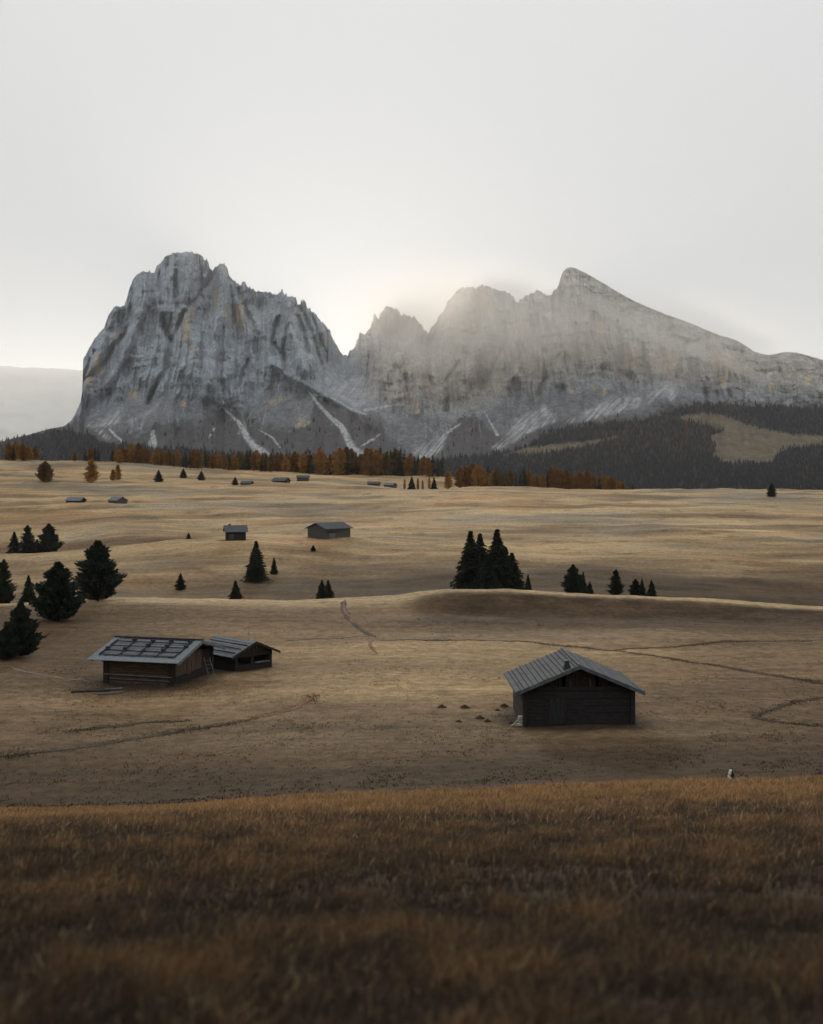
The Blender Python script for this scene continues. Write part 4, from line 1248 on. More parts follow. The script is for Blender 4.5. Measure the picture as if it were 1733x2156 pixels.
# --- left hut: long side towards the camera, weighted shingle roof
def left_hut():
    W2, L, wallh, ridge = 3.6, 6.6, 2.45, 3.42
    pitch = math.atan((3.42 - 2.45) / 3.75)
    Y = 104.2
    xc = 334
    Xc = (xc - CX) / F * Y
    zb = -100.2 * float(slope(1446))
    r = hut_root('log_hut', (Xc, Y, zb), R(75), 'brown log hut with pole weighted pale shingle roof on the left meadow', 'hut')
    y0, y1 = -L / 2, L / 2
    m = MB()
    log_wall(m, (-W2, y1), (-W2, y0), .30, wallh, .2, gap=.035, jit=.03)
    m.build('wall', MAT['log_brown'], r)
    m = MB()
    log_wall(m, (W2, y0), (W2, y1), -.3, wallh, .22)
    m.build('wall', MAT['log_dark'], r)
    m = MB()
    log_wall(m, (W2, y1), (-W2, y1), -.3, wallh, .22)
    m.build('wall', MAT['log_dark'], r)
    m = MB()
    log_wall(m, (-W2, y0), (W2, y0), -.2, .9, .22)
    m.build('wall', MAT['log_dark'], r)
    # upper gable end: upright boards, a door, an open dark loft
    m = MB()
    x = -W2
    i = 0
    while x < W2 * .35:
        m.box((x + .01, y0 - .14 - random.uniform(0, .03), .9), (x + .2, y0 - .05, wallh + random.uniform(.0, .25)), .006)
        x += .22
        i += 1
    m.build('gable', MAT['board_red'], r)
    m = MB()
    m.box((-W2, y0 - .02, .9), (W2, y0 + .06, wallh))
    gable_boards(m, W2, y0 + .3, wallh, ridge, pitch, w=.25)
    m.build('gable', MAT['log_dark'], r)
    m = MB()
    gable_boards(m, W2, y1 + .05, wallh, ridge, pitch, w=.25, out=1)
    m.build('gable', MAT['board_warm'], r)
    m = MB()
    for i in range(4):
        m.box((-1.5 + i * .2, y0 - .20, .75), (-1.5 + i * .2 + .19, y0 - .145, 2.25), .005)
    d = m.build('door', MAT['board_red'], r)
    m = MB()
    m.beam((-.78, y0 - .23, 1.45), (-.78, y0 - .23, 1.62), .02)
    m.build('handle', MAT['flue'], d)
    # corner posts and sill
    for (xa, ya, xb, yb) in ((-W2 - .22, y0 + .01, -W2 + .02, y0 + .49), (-W2 - .22, y1 - .49, -W2 + .02, y1 - .01), (W2 - .1, y0 - .25, W2 + .2, y0 + .2)):
        m = MB()
        m.box((xa, ya, -.55), (xb, yb, wallh + .1), .015)
        m.build('corner_post', MAT['log_dark'], r)
    m = MB()
    m.box((-W2 - .10, y0 - .1, -.5), (-W2 + .2, y1 + .1, .30), .02)
    m.build('base_beam', MAT['stone'], r)
    m = MB()
    m.beam((-W2 - .2, y0 + .1, .86), (-W2 - .2, y1 - .1, .90), .055, n=6)
    m.beam((-W2 - .2, y0 + .3, .52), (-W2 - .18, y1 - .6, .55), .04, n=6)
    m.build('rail', MAT['pole_grey'], r)
    # roof
    oe, go, th = 1.15, .9, .09
    run = W2 + oe
    for side in (-1, 1):
        m = MB()
        # overlapping shingle courses
        nc = 9
        for i in range(nc):
            for k in range(26):
                ya = y0 - go + (L + 2 * go) * k / 26
                yb = ya + (L + 2 * go) / 26 - .012
                f0, f1 = i / nc, (i + 1.18) / nc
                f1 = min(f1, 1.0 + random.uniform(0, .012))
                xa, xb = side * run * f0, side * run * f1
                za = ridge - abs(xa) * math.tan(pitch) + .02
                zb_ = ridge - abs(xb) * math.tan(pitch) + .06 + random.uniform(-.012, .02)
                vs = [(xa, ya, za), (xb, ya, zb_), (xb, yb, zb_), (xa, yb, za)]
                top = [(p[0], p[1], p[2] + .03) for p in vs]
                if side < 0:
                    vs = [vs[1], vs[0], vs[3], vs[2]]
                    top = [top[1], top[0], top[3], top[2]]
                m.hexa(vs + top)
        rf = m.build('roof', MAT['shingle'], r)
        # broad pale edge boards: eave and both verges
        e = MB()
        up = .13
        ze = ridge - run * math.tan(pitch)

        def strip(f0, f1, ya, yb, lift=up):
            xa, xb = side * run * f0, side * run * f1
            za = ridge - abs(xa) * math.tan(pitch) + lift
            zb2 = ridge - abs(xb) * math.tan(pitch) + lift
            vs = [(xa, ya, za - .04), (xb, ya, zb2 - .04), (xb, yb, zb2 - .04), (xa, yb, za - .04)]
            top = [(p[0], p[1], p[2] + .045) for p in vs]
            if side < 0:
                vs = [vs[1], vs[0], vs[3], vs[2]]
                top = [top[1], top[0], top[3], top[2]]
            return vs + top
        e.hexa(strip(.86, 1.03, y0 - go - .05, y1 + go + .05))
        e.hexa(strip(0.0, .855, y0 - go - .05, y0 - go + .62))
        e.hexa(strip(0.0, .855, y1 + go - .55, y1 + go + .05))
        e.build('edge_board', MAT['edge_board'], r)
        # weighting poles along the roof, short stringers down the slope
        for j, f in enumerate((.20, .40, .60, .80)):
            pm = MB()
            xx = side * run * f
            zz = ridge - abs(xx) * math.tan(pitch) + .17
            nseg = 4
            for q in range(nseg):
                ya = y0 - go + .7 + (L + 2 * go - 1.3) * q / nseg
                yb = y0 - go + .7 + (L + 2 * go - 1.3) * (q + 1) / nseg + .12
                dz = random.uniform(-.12, .12)
                pm.beam((xx + dz, ya, zz - dz * side * math.tan(pitch)), (xx - dz * .6, yb, zz + .02 + dz * .6 * side * math.tan(pitch)), .05, .04, n=6)
            pm.build('roof_pole', MAT['batten'], r)
        for q in range(5):
            pm = MB()
            yy = y0 - go + .75 + (L + 2 * go - 1.4) * q / 4
            for f0 in (.16, .36, .56):
                f1 = f0 + .26
                xa, xb = side * run * f0, side * run * f1
                j1, j2 = random.uniform(-.12, .12), random.uniform(-.12, .12)
                pm.beam((xa, yy + j1, ridge - abs(xa) * math.tan(pitch) + .22), (xb, yy + j2, ridge - abs(xb) * math.tan(pitch) + .22), .06, .05, n=6)
                if random.random() < .6:
                    pm.box((xa - .16, yy + j1 - .14, ridge - abs(xa) * math.tan(pitch) + .16), (xa + .16, yy + j1 + .16, ridge - abs(xa) * math.tan(pitch) + .36), .04)
            pm.build('roof_weight', MAT['batten'], r)
    m = MB()
    m.box((-.14, y0 - go - .05, ridge + .14), (.14, y1 + go + .05, ridge + .25), .01)
    m.build('ridge_board', MAT['batten'], r)
    m = MB()
    for side in (-1, 1):
        a = Vector((0, y0 - go - .08, ridge - .0))
        b = Vector((side * run, y0 - go - .08, ridge - run * math.tan(pitch)))
        m.hexa([(a.x, a.y, a.z - .14), (b.x, b.y, b.z - .14), (b.x, b.y + .06, b.z - .14), (a.x, a.y + .06, a.z - .14), (a.x, a.y, a.z + .08), (b.x, b.y, b.z + .08), (b.x, b.y + .06, b.z + .08), (a.x, a.y + .06, a.z + .08)])
    m.build('barge_board', MAT['pole_grey'], r)
    m = MB()
    for q in range(9):
        yy = y0 - go + .3 + (L + 2 * go - .6) * q / 8
        m.beam((-run + .1, yy, ridge - run * math.tan(pitch) - .04), (-W2 + .3, yy, ridge - W2 * math.tan(pitch) - .05), .055, n=6)
    m.build('rafter', MAT['log_dark'], r)
    return r


lh = left_hut()


def second_hut():
    W2, L, wallh, ridge = 2.0, 5.2, 1.85, 2.75
    pitch = math.atan(.42)
    Y = 111.5
    Xc = (497 - CX) / F * Y
    zb = -109.5 * float(slope(1414))
    r = hut_root('wooden_shed', (Xc, Y, zb), R(45), 'low open fronted shed with grey plank roof attached behind the left log hut', 'shed')
    y0, y1 = -L / 2, L / 2
    m = MB()
    log_wall(m, (-W2, y1), (-W2, y0), -.4, wallh, .24)
    m.build('wall', MAT['log_dark'], r)
    m = MB()
    log_wall(m, (W2, y0), (W2, y1), -.4, wallh, .24)
    m.build('wall', MAT['log_dark'], r)
    m = MB()
    log_wall(m, (W2, y1), (-W2, y1), -.4, .8, .24)
    m.build('wall', MAT['log_dark'], r)
    m = MB()
    log_wall(m, (-W2, y0), (W2, y0), -.4, .75, .24)
    m.build('front_parapet', MAT['log_dark'], r)
    for xx in (-W2, -.15, W2):
        m = MB()
        m.box((xx - .14, y0 - .14, -.4), (xx + .14, y0 + .14, wallh + .1), .012)
        m.build('post', MAT['log_dark'], r)
    m = MB()
    m.box((-W2 - .2, y0 - .12, wallh - .42), (W2 + .2, y0 + .1, wallh + .05), .012)
    m.build('tie_beam', MAT['log_dark'], r)
    m = MB()
    gable_boards(m, W2, y0, wallh, ridge, pitch, w=.28)
    m.build('gable', MAT['board_warm'], r)
    m = MB()
    m.box((.2, y0 - .09, .78), (1.5, y0 - .02, .88))
    m.box((.3, y0 - .16, .74), (1.85, y0 - .11, .86))
    m.build('rail', MAT['pole_grey'], r)
    oe, go, th = .8, .55, .06
    run = W2 + oe
    for side in (-1, 1):
        m = MB()
        nb = 7
        for i in range(nb):
            f0, f1 = i / nb, (i + 1.12) / nb
            xa, xb = side * run * f0, side * run * min(f1, 1.01)
            for k in range(3):
                ya = y0 - go + (L + 2 * go) * k / 3
                yb = ya + (L + 2 * go) / 3 - .01
                za = ridge - abs(xa) * math.tan(pitch) + random.uniform(0, .03)
                zb2 = ridge - abs(xb) * math.tan(pitch) + .06 + random.uniform(-.02, .04)
                vs = [(xa, ya, za), (xb, ya, zb2), (xb, yb, zb2), (xa, yb, za)]
                top = [(p[0], p[1], p[2] + .04) for p in vs]
                if side < 0:
                    vs = [vs[1], vs[0], vs[3], vs[2]]
                    top = [top[1], top[0], top[3], top[2]]
                m.hexa(vs + top)
        m.build('roof', MAT['shingle'] if side < 0 else MAT['batten'], r)
        p = MB()
        for f in (.3, .55, .8):
            xx = side * run * f
            zz = ridge - abs(xx) * math.tan(pitch) + .14
            p.beam((xx, y0 - go + .3, zz), (xx + random.uniform(-.2, .2), y1 + go - .3, zz), .05, .04, n=6, bend=.08)
        p.build('roof_pole', MAT['batten'], r)
        bb = MB()
        a = Vector((0, y0 - go - .06, ridge))
        b = Vector((side * run, y0 - go - .06, ridge - run * math.tan(pitch)))
        bb.hexa([(a.x, a.y, a.z - .12), (b.x, b.y, b.z - .12), (b.x, b.y + .05, b.z - .12), (a.x, a.y + .05, a.z - .12), (a.x, a.y, a.z + .1), (b.x, b.y, b.z + .1), (b.x, b.y + .05, b.z + .1), (a.x, a.y + .05, a.z + .1)])
        bb.build('barge_board', MAT['batten'], r)
    # stove pipe near the ridge
    m = MB()
    m.beam((.25, y0 + 1.0, ridge - .15), (.25, y0 + 1.0, ridge + .75), .075, n=8)
    m.beam((.25, y0 + 1.0, ridge + .75), (.31, y0 + .98, ridge + 1.15), .03, .02, n=6)
    m.build('stove_pipe', MAT['metal_pale'], r)
    return r


second_hut()
# ladder leaning in the angle between the two left huts
lad = MB()
for dx in (-.25, .25):
    lad.beam((dx, 0, -.02), (dx - .55, .35, 1.75), .04, .035, n=6)
for i in range(5):
    t = (i + .6) / 5.4
    lad.beam((-.25 - .55 * t, .35 * t, 1.75 * t), (.25 - .55 * t, .35 * t, 1.75 * t), .025, n=6)
g = at(447, 103.5)
ld = lad.build('ladder', MAT['pole_grey'])
ld.location = (g.x, g.y, hz(g.x, g.y))
tag(ld, 'grey wooden ladder leaning at the gable of the left hut', 'ladder')
# planks lying in the grass in front of the left hut
for i, (xa, ya, xb, yb, rr_, lab) in enumerate(((150, 1459, 232, 1456, .11, 'long dark plank lying in the grass left of the left hut'), (205, 1464, 262, 1459, .09, 'shorter grey plank lying below the left hut wall'),
                                                (222, 1453, 258, 1451, .07, 'thin pale pole lying at the foot of the left hut wall'))):
    a, b = hit(xa, ya, 60, 130), hit(xb, yb, 60, 130)
    c0 = (a + b) / 2
    m = MB()
    m.beam(a - c0 + Vector((0, 0, .08)), b - c0 + Vector((0, 0, .08)), rr_, rr_ * .85, n=7, bend=.03)
    o = m.build('plank', MAT['batten'] if i == 0 else MAT['pole_grey'])
    o.location = c0
    tag(o, lab, 'plank', 'planks lying by the left hut')


# --- barns on the middle slope and small huts far up the meadow
def simple_barn(name, x, Y, ybase, W, L, wallh, ridge, rz, label, wallmat, roofmat, oe=.5, go=.5, group=None, chimney=False, door=True, cat='barn', detail=True):
    Xc = (x - CX) / F * Y
    g = hz(Xc, Y)
    zb = g - .05 if ybase is None else -Y * float(slope(ybase))
    r = hut_root(name, (Xc, Y, zb), R(rz), label, cat, group)
    W2 = W / 2
    y0, y1 = -L / 2, L / 2
    pitch = math.atan((ridge - wallh) / W2)
    m = MB()
    t = .12
    for (a, b) in (((-W2, y0), (W2, y0)), ((W2, y0), (W2, y1)), ((W2, y1), (-W2, y1)), ((-W2, y1), (-W2, y0))):
        p0, p1 = Vector(a), Vector(b)
        d = p1 - p0
        n_ = max(3, int(d.length / .45))
        for i in range(n_):
            q0, q1 = p0 + d * (i / n_), p0 + d * ((i + 1) / n_)
            nr = Vector((d.y, -d.x)).normalized()
            e = random.uniform(0, .04)
            A, B = q0 + nr * e, q1 + nr * e
            C_, D_ = q1 - nr * t, q0 - nr * t
            zt = wallh
            m.hexa([(A.x, A.y, -1.2), (B.x, B.y, -1.2), (C_.x, C_.y, -1.2), (D_.x, D_.y, -1.2), (A.x, A.y, zt), (B.x, B.y, zt), (C_.x, C_.y, zt), (D_.x, D_.y, zt)])
    m.build('wall', wallmat, r)
    for yy, out in ((y0, -1), (y1, 1)):
        m = MB()
        gable_boards(m, W2, yy, wallh - .02, ridge, pitch, w=.5, out=out)
        m.build('gable', wallmat, r)
    for side in (-1, 1):
        m = MB()
        ze = roof_slabs(m, W2, oe, y0 - go, y1 + go, ridge + .03, pitch, .1, side)
        if detail:
            nx, nz = math.sin(pitch) * side, math.cos(pitch)
            for i in range(int((L + 2 * go) / 1.0)):
                yy = y0 - go + .3 + i * 1.0
                a = Vector((0, yy, ridge + .12))
                b = Vector((side * (W2 + oe), yy, ze + .11))
                m.beam(a, b, .05, n=4)
        rf = m.build('roof', roofmat, r)
        if chimney and side < 0:
            c = MB()
            c.box((-.9, y0 + .7, ridge - .6), (-.4, y0 + 1.3, ridge + .45), .03)
            c.build('chimney', MAT['flue'], rf)
    if door:
        m = MB()
        m.box((W2 + .045, y0 + L * .12, -.1), (W2 + .10, y0 + L * .38, wallh * .62))
        m.build('door', MAT['barn_grey'] if wallmat is not MAT['barn_grey'] else MAT['pole_grey'], r)
        m = MB()
        m.box((W2 + .04, y0 + L * .08, wallh * .66), (W2 + .16, y0 + L * .42, wallh * .74))
        m.build('lintel', MAT['log_dark'], r)
    return r


simple_barn('barn', 693, 334, 1137, 7.4, 9.6, 3.5, 4.9, -42, 'big grey board barn with a blue grey roof on the middle slope', MAT['barn_grey'], MAT['shingle_mid'], .6, .7)
simple_barn('barn', 496, 324, 1133.5, 4.4, 5.2, 2.15, 3.5, -76, 'small dark barn with chimney and steep grey roof on the middle slope', MAT['log_dark'], MAT['shingle_mid'], .6, .6, chimney=True)
simple_barn('hut', 160, 566, None, 5.6, 7.4, 1.0, 2.3, 78, 'low hut with a pale edged roof half sunk in the far left meadow', MAT['log_dark'], MAT['shingle'], .7, .5, 'small huts on the far meadow', door=False, cat='hut')
simple_barn('hut', 248, 560, None, 6.0, 6.6, 1.6, 3.1, 52, 'grey gabled hut right of the low hut on the far left meadow', MAT['barn_grey'], MAT['shingle'], .5, .5, 'small huts on the far meadow', door=False, cat='hut')
simple_barn('hut', 520, 694, None, 5.5, 6.0, .7, 1.8, 80, 'flat dark hut right of the tiny pointed spruce', MAT['log_dark'], MAT['shingle_mid'], .6, .5, 'small huts on the far meadow', door=False, cat='hut')
simple_barn('hut', 592, 720, None, 6.8, 8.4, 1.3, 2.9, 66, 'wide low hut below the middle of the larch row', MAT['log_dark'], MAT['shingle_mid'], .8, .7, 'small huts on the far meadow', door=False, cat='hut')
simple_barn('hut', 638, 742, None, 6.0, 7.0, 2.4, 3.6, 88, 'upright grey hut close to the larch row, right of the wide low hut', MAT['barn_grey'], MAT['shingle_mid'], .5, .5, 'small huts on the far meadow', door=False, cat='hut')
simple_barn('hut', 787, 758, None, 6.0, 7.0, 1.5, 2.6, 80, 'grey hut, left of the two huts in the dip below the larches', MAT['barn_grey'], MAT['shingle_mid'], .5, .5, 'small huts on the far meadow', door=False, cat='hut')
simple_barn('hut', 822, 762, None, 5.6, 6.4, 1.7, 3.0, 60, 'grey hut with a paler roof, right of the two huts in the dip', MAT['barn_grey'], MAT['shingle'], .5, .5, 'small huts on the far meadow', door=False, cat='hut')

# ------------------------------------------------------------------ paths and ditches (ribbons laid on the ground)
def ribbon(name, pts, w, mat, y0=56, y1=300, lift=.03, wob=.25, jag=.35, seed=0):
    P = [hit(x, y, y0, y1) for x, y in pts]
    XY = np.array([(p.x, p.y) for p in P])
    d = np.concatenate([[0], np.cumsum(np.hypot(*np.diff(XY, axis=0).T))])
    n = int(d[-1] / .45) + 2
    s = np.linspace(0, d[-1], n)
    X = pchip(d, XY[:, 0], s) + wob * fbm(s / 4, s * 0 + seed, 3, 111)
    Y = pchip(d, XY[:, 1], s) + wob * fbm(s / 4, s * 0 + seed + 5.5, 3, 112)
    tx, ty = np.gradient(X), np.gradient(Y)
    l = np.hypot(tx, ty) + 1e-9
    nx, ny = -ty / l, tx / l
    ends = np.minimum(1, np.minimum(s, d[-1] - s) / 3 + .15)
    rows = []
    for k, f in enumerate((-1, -.5, 0, .5, 1)):
        ww = w * ends * (1 + jag * fbm(s / 1.6, s * 0 + k * 3.1 + seed, 3, 113))
        xx, yy = X + nx * ww * f * .5, Y + ny * ww * f * .5
        zz = height(xx, yy) + lift * (1 - f * f) + .012
        rows.append(np.stack([xx, yy, zz], -1))
    V = np.stack(rows, 0)
    o = link_mesh(name, V.reshape(-1, 3), grid_faces(5, n), [mat], smooth=True)
    tag(o, kind='structure')
    return V[2]


lines = []
lines.append(ribbon('path', [(726, 1262), (724, 1280), (735, 1300), (760, 1322), (792, 1341)], 0.42, MAT['trail'], 110, 185, lift=.08, jag=.2))
ribbon('path', [(725, 1264), (723, 1281), (733, 1301), (758, 1323.5), (790, 1342.5)], 0.85, MAT['soil'], 110, 185, lift=.03, jag=.4, seed=21)
lines.append(ribbon('path', [(790, 1342), (779, 1354), (784, 1366), (797, 1377)], 0.42, MAT['trail'], 100, 150, seed=2, lift=.04, jag=.2))
lines.append(ribbon('ditch', [(10, 1594), (120, 1580), (250, 1560), (380, 1540), (500, 1521)], .55, MAT['soil'], 58, 110, seed=3))
lines.append(ribbon('ditch', [(515, 1517), (590, 1500), (640, 1482), (662, 1463)], .4, MAT['trail'], 58, 110, seed=4))
lines.append(ribbon('ditch', [(800, 1349), (1000, 1348), (1160, 1358), (1290, 1370), (1450, 1394), (1560, 1412), (1733, 1440)], .35, MAT['soil'], 80, 160, seed=5))
lines.append(ribbon('ditch', [(1290, 1370), (1420, 1362), (1560, 1350), (1700, 1350)], .3, MAT['soil'], 90, 160, seed=6))
lines.append(ribbon('ditch', [(1500, 1400), (1570, 1412), (1640, 1424), (1733, 1436)], .7, MAT['soil'], 90, 140, seed=7))
lines.append(ribbon('ditch', [(1740, 1466), (1650, 1486), (1600, 1502), (1592, 1512), (1640, 1522), (1740, 1530)], .5, MAT['soil'], 70, 110, seed=8))
lines.append(ribbon('path', [(20, 1404), (70, 1418), (130, 1427), (214, 1440)], .35, MAT['pale_trail'], 85, 130, seed=9))
lines.append(ribbon('path', [(20, 1428), (70, 1420)], .3, MAT['pale_trail'], 85, 130, seed=10))
lines.append(ribbon('ditch', [(14, 1699), (150, 1698), (320, 1691), (480, 1684), (560, 1681)], .5, MAT['soil'], 56.5, 66, seed=11))
lines.append(ribbon('ditch', [(150, 1540), (260, 1528), (330, 1520), (395, 1517)], .7, MAT['soil'], 60, 110, seed=12))
lines.append(ribbon('path', [(600, 1350), (700, 1345), (790, 1338)], .5, MAT['soil'], 100, 160, seed=13))

# molehills by the right hut
MOLE = [(930, 1490, .42, 'dark molehill farthest left of the right hut'), (979, 1490, .40, 'dark molehill straight left of the right hut'), (966, 1520, .26, 'small molehill below the farthest left one'),
        (1010, 1513, .40, 'broad molehill midway towards the right hut corner'), (1026, 1519, .3, 'molehill just below the broad one near the right hut'), (1062, 1487, .38, 'molehill closest behind the right hut corner'),
        (1078, 1524, .26, 'small molehill at the foot of the right hut firewood'), (1047, 1496, .24, 'tiny molehill between the broad one and the hut corner')]
mv = []
rg = np.random.default_rng(4)
kk, rr2 = 14, 5
vs = [(0, 0, .55)]
for i in range(1, rr2):
    q = i / (rr2 - 1)
    for j in range(kk):
        a = 2 * math.pi * j / kk
        rad = q * (1 + .25 * rg.normal() * .6)
        vs.append((math.cos(a) * rad, math.sin(a) * rad, .55 * (1 - q ** 1.4) * (1 + .3 * rg.normal() * (q < .9)) - .05 * (q == 1)))
fs = [[0, 1 + j, 1 + (j + 1) % kk] for j in range(kk)]
for i in range(rr2 - 2):
    for j in range(kk):
        a, b = 1 + i * kk + j, 1 + i * kk + (j + 1) % kk
        fs.append([a, a + kk, b + kk, b])
base = None
for x, y, s, lab in MOLE:
    p = hit(x, y, 60, 110)
    if base is None:
        base = o = link_mesh('molehill', np.array(vs), fs, [MAT['soil']], smooth=True)
    else:
        o = base.copy()
        COL.objects.link(o)
    o.location = p
    o.rotation_euler = (0, 0, random.uniform(0, 6))
    o.scale = (s, s, s * .9)
    tag(o, lab, 'molehill', 'molehills left of the right hut')

# gnarled post on the foreground crest
def gnarled_post():
    Y = 47.5
    X = (1538.5 - CX) / F * Y
    r = empty('post', (X, Y, hz(X, Y)))
    tag(r, 'small gnarled dark post with pale stripped patches on the grassy foreground crest', 'post')
    h = -Y * float(slope(1617)) - hz(X, Y)
    m = MB()
    m.beam((.09, .04, -.2), (.07, .03, h * .55), .09, .095, n=9, bend=.02)
    m.beam((.07, .03, h * .52), (.03, .02, h), .10, .06, n=9, bend=.02)
    m.build('stem', MAT['flue'], r, smooth=True)
    m = MB()
    m.beam((-.06, -.07, h * .58), (.0, -.08, h * .93), .065, .05, n=8, bend=.012)
    m.build('bare_wood', MAT['white_wood'], r, smooth=True)
    m = MB()
    m.beam((-.11, -.07, h * .54), (-.02, -.09, h * .34), .05, .055, n=8, bend=.015)
    m.beam((-.03, -.09, h * .36), (.06, -.085, h * .06), .055, .06, n=8, bend=.015)
    m.build('bare_wood', MAT['white_wood'], r, smooth=True)

gnarled_post()

# ------------------------------------------------------------------ grass
def blades(X, Y, Hh, Wd, lean, colr, seed, sink=.02):
    """tapered bent blades as one mesh: 5 vertices, 3 triangles each"""
    rg = np.random.default_rng(seed)
    n = len(X)
    Z = height(X, Y) - sink
    a = rg.uniform(0, 2 * math.pi, n)
    la = rg.normal(.6, 1.2, n)
    lx, ly = np.cos(la) * lean, np.sin(la) * lean
    px, py = np.cos(a) * Wd * .5, np.sin(a) * Wd * .5
    b = np.stack([X, Y, Z], -1)
    side = np.stack([px, py, 0 * px], -1)
    mid = b + np.stack([lx * Hh * .28, ly * Hh * .28, Hh * .55], -1)
    tip = b + np.stack([lx * Hh, ly * Hh, Hh * np.clip(1 - .35 * lean ** 2, .4, 1)], -1)
    V = np.stack([b - side, b + side, mid + side * .75, mid - side * .75, tip], 1).reshape(-1, 3)
    i0 = np.arange(n)[:, None] * 5
    Fc = np.concatenate([i0 + np.array([0, 1, 2]), i0 + np.array([0, 2, 3]), i0 + np.array([3, 2, 4])], 1).reshape(-1, 3)
    cc = np.repeat(colr[:, None, :], 5, 1) * np.array([.75, .75, 1.0, 1.0, 1.2])[None, :, None]
    return V, Fc, cc.reshape(-1, 3)


def fg_points(n, ya, yb, amax=.52):
    Y = np.sqrt(RNG.uniform(ya * ya, yb * yb, n))
    A = RNG.uniform(-amax, amax, n)
    return A * (Y + 9.0), Y


def tuft(X, Y, spread, k):
    X = np.repeat(X, k) + RNG.normal(0, spread, len(X) * k)
    Y = np.repeat(Y, k) + RNG.normal(0, spread, len(Y) * k)
    return X, Y


GV, GF, GC = [], [], []
off = 0
C1 = np.array((0.245, 0.136, 0.058))
C2 = np.array((0.108, 0.064, 0.034))
C3 = np.array((0.056, 0.040, 0.028))
C4 = np.array((0.33, 0.24, 0.12))
for (ntuft, ya, yb, k, hh, wd, sp) in ((46000, 2.0, 9, 9, .115, .006, .055), (36000, 8, 20, 9, .145, .009, .075), (36000, 19, 36, 8, .18, .015, .09), (30000, 34, 50, 7, .21, .021, .11)):
    X, Y = fg_points(ntuft, ya, yb)
    cl = .9 * fbm(X / .75, Y / 1.1, 3, 121) + .6 * fbm(X / 4, Y / 4, 2, 122)
    keep = RNG.random(ntuft) < np.clip(.75 + .9 * cl, .25, 1)
    X, Y = X[keep], Y[keep]
    X, Y = tuft(X, Y, sp, k)
    cl = .9 * fbm(X / .75, Y / 1.1, 3, 121) + .6 * fbm(X / 4, Y / 4, 2, 122)
    rust = np.clip(sstep(-.35, .45, cl + RNG.normal(0, .22, len(X)) + .42 * sstep(14, 34, Y) - .05 - .22 * (1 - sstep(5, 13, Y))), 0, 1)
    c = C3[None] * (1 - rust)[:, None] + C2[None] * rust[:, None]
    r2 = np.clip(sstep(.2, .85, cl + RNG.normal(0, .25, len(X)) + .80 * sstep(17, 38, Y) - .05), 0, 1)
    c = c * (1 - r2)[:, None] + C1[None] * r2[:, None]
    hi = RNG.random(len(X)) < .05
    c[hi] = C4
    c = c * RNG.uniform(.6, 1.35, (len(X), 1)) * (.70 + .56 * sstep(3.5, 26, Y))[:, None]
    H_ = hh * RNG.uniform(.45, 1.35, len(X)) * np.clip(1 + .55 * cl, .5, 1.5)
    v, f, cc = blades(X, Y, H_, wd * RNG.uniform(.6, 1.4, len(X)), np.abs(RNG.normal(.45, .35, len(X))), c, 130 + int(ya))
    GV.append(v)
    GF.append(f + off)
    GC.append(cc)
    off += len(v)
grass = link_mesh('grass', np.concatenate(GV), np.concatenate(GF), [MAT['blade']], col=np.concatenate(GC))
tag(grass, 'long rusty brown grass covering the foreground slope', 'grass', kind='stuff')

# short tufts over the near meadow
X, Y = [], []
yy = np.exp(RNG.uniform(math.log(55), math.log(172), 60000))
xx = RNG.uniform(-.5, .5, len(yy)) * yy
cl = fbm(xx / 5, yy / 5, 4, 141)
keep = RNG.random(len(yy)) < np.clip(.30 + 1.0 * cl, .08, .8)
xx, yy = xx[keep], yy[keep]
extra = [l[:, :2] for l in lines[2:8] + lines[10:12]]
ex = np.concatenate(extra)
ex = ex[RNG.integers(0, len(ex), 5200)]
exx = ex[:, 0] + RNG.normal(0, .35, len(ex))
eyy = ex[:, 1] + RNG.normal(0, .35, len(ex))
hx, hy_ = RNG.normal(0, 1, 2600), RNG.normal(0, 1, 2600)
lx_, ly_ = -21.5 + hx * 4.5, 99.0 + hy_ * 2.2
xx = np.concatenate([xx, exx, lx_])
yy = np.concatenate([yy, eyy, ly_])
xx, yy = tuft(xx, yy, .10, 4)
n_d = len(exx)
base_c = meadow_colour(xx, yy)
mixn = RNG.random((len(xx), 1))
c = base_c * (.75 + .55 * mixn)
n_r = (len(yy) // 4) - n_d - len(lx_)
c[n_r * 4:(n_r + n_d) * 4] *= .45
H_ = RNG.uniform(.05, .16, len(xx)) * np.clip(.7 + .8 * fbm(xx / 7, yy / 7, 2, 143), .5, 1.6)
v, f, cc = blades(xx, yy, H_, RNG.uniform(.03, .07, len(xx)), np.abs(RNG.normal(.5, .4, len(xx))), c, 150)
tufts = link_mesh('grass', v, f, [MAT['blade']], col=cc)
tag(tufts, 'short dry grass tufts on the grazed meadow around the huts', 'grass', kind='stuff')

# ------------------------------------------------------------------ air
hzm = bpy.data.materials.new('haze_mat')
hzm.use_nodes = True
nt = hzm.node_tree
for nd in list(nt.nodes):
    if nd.type == 'BSDF_PRINCIPLED':
        nt.nodes.remove(nd)
pv = nt.nodes.new('ShaderNodeVolumePrincipled')
pv.inputs['Color'].default_value = (0.97, 0.96, 0.95, 1)
pv.inputs['Density'].default_value = 1.7e-5
pv.inputs['Anisotropy'].default_value = 0.50
nt.links.new(pv.outputs[0], nt.nodes['Material Output'].inputs['Volume'])
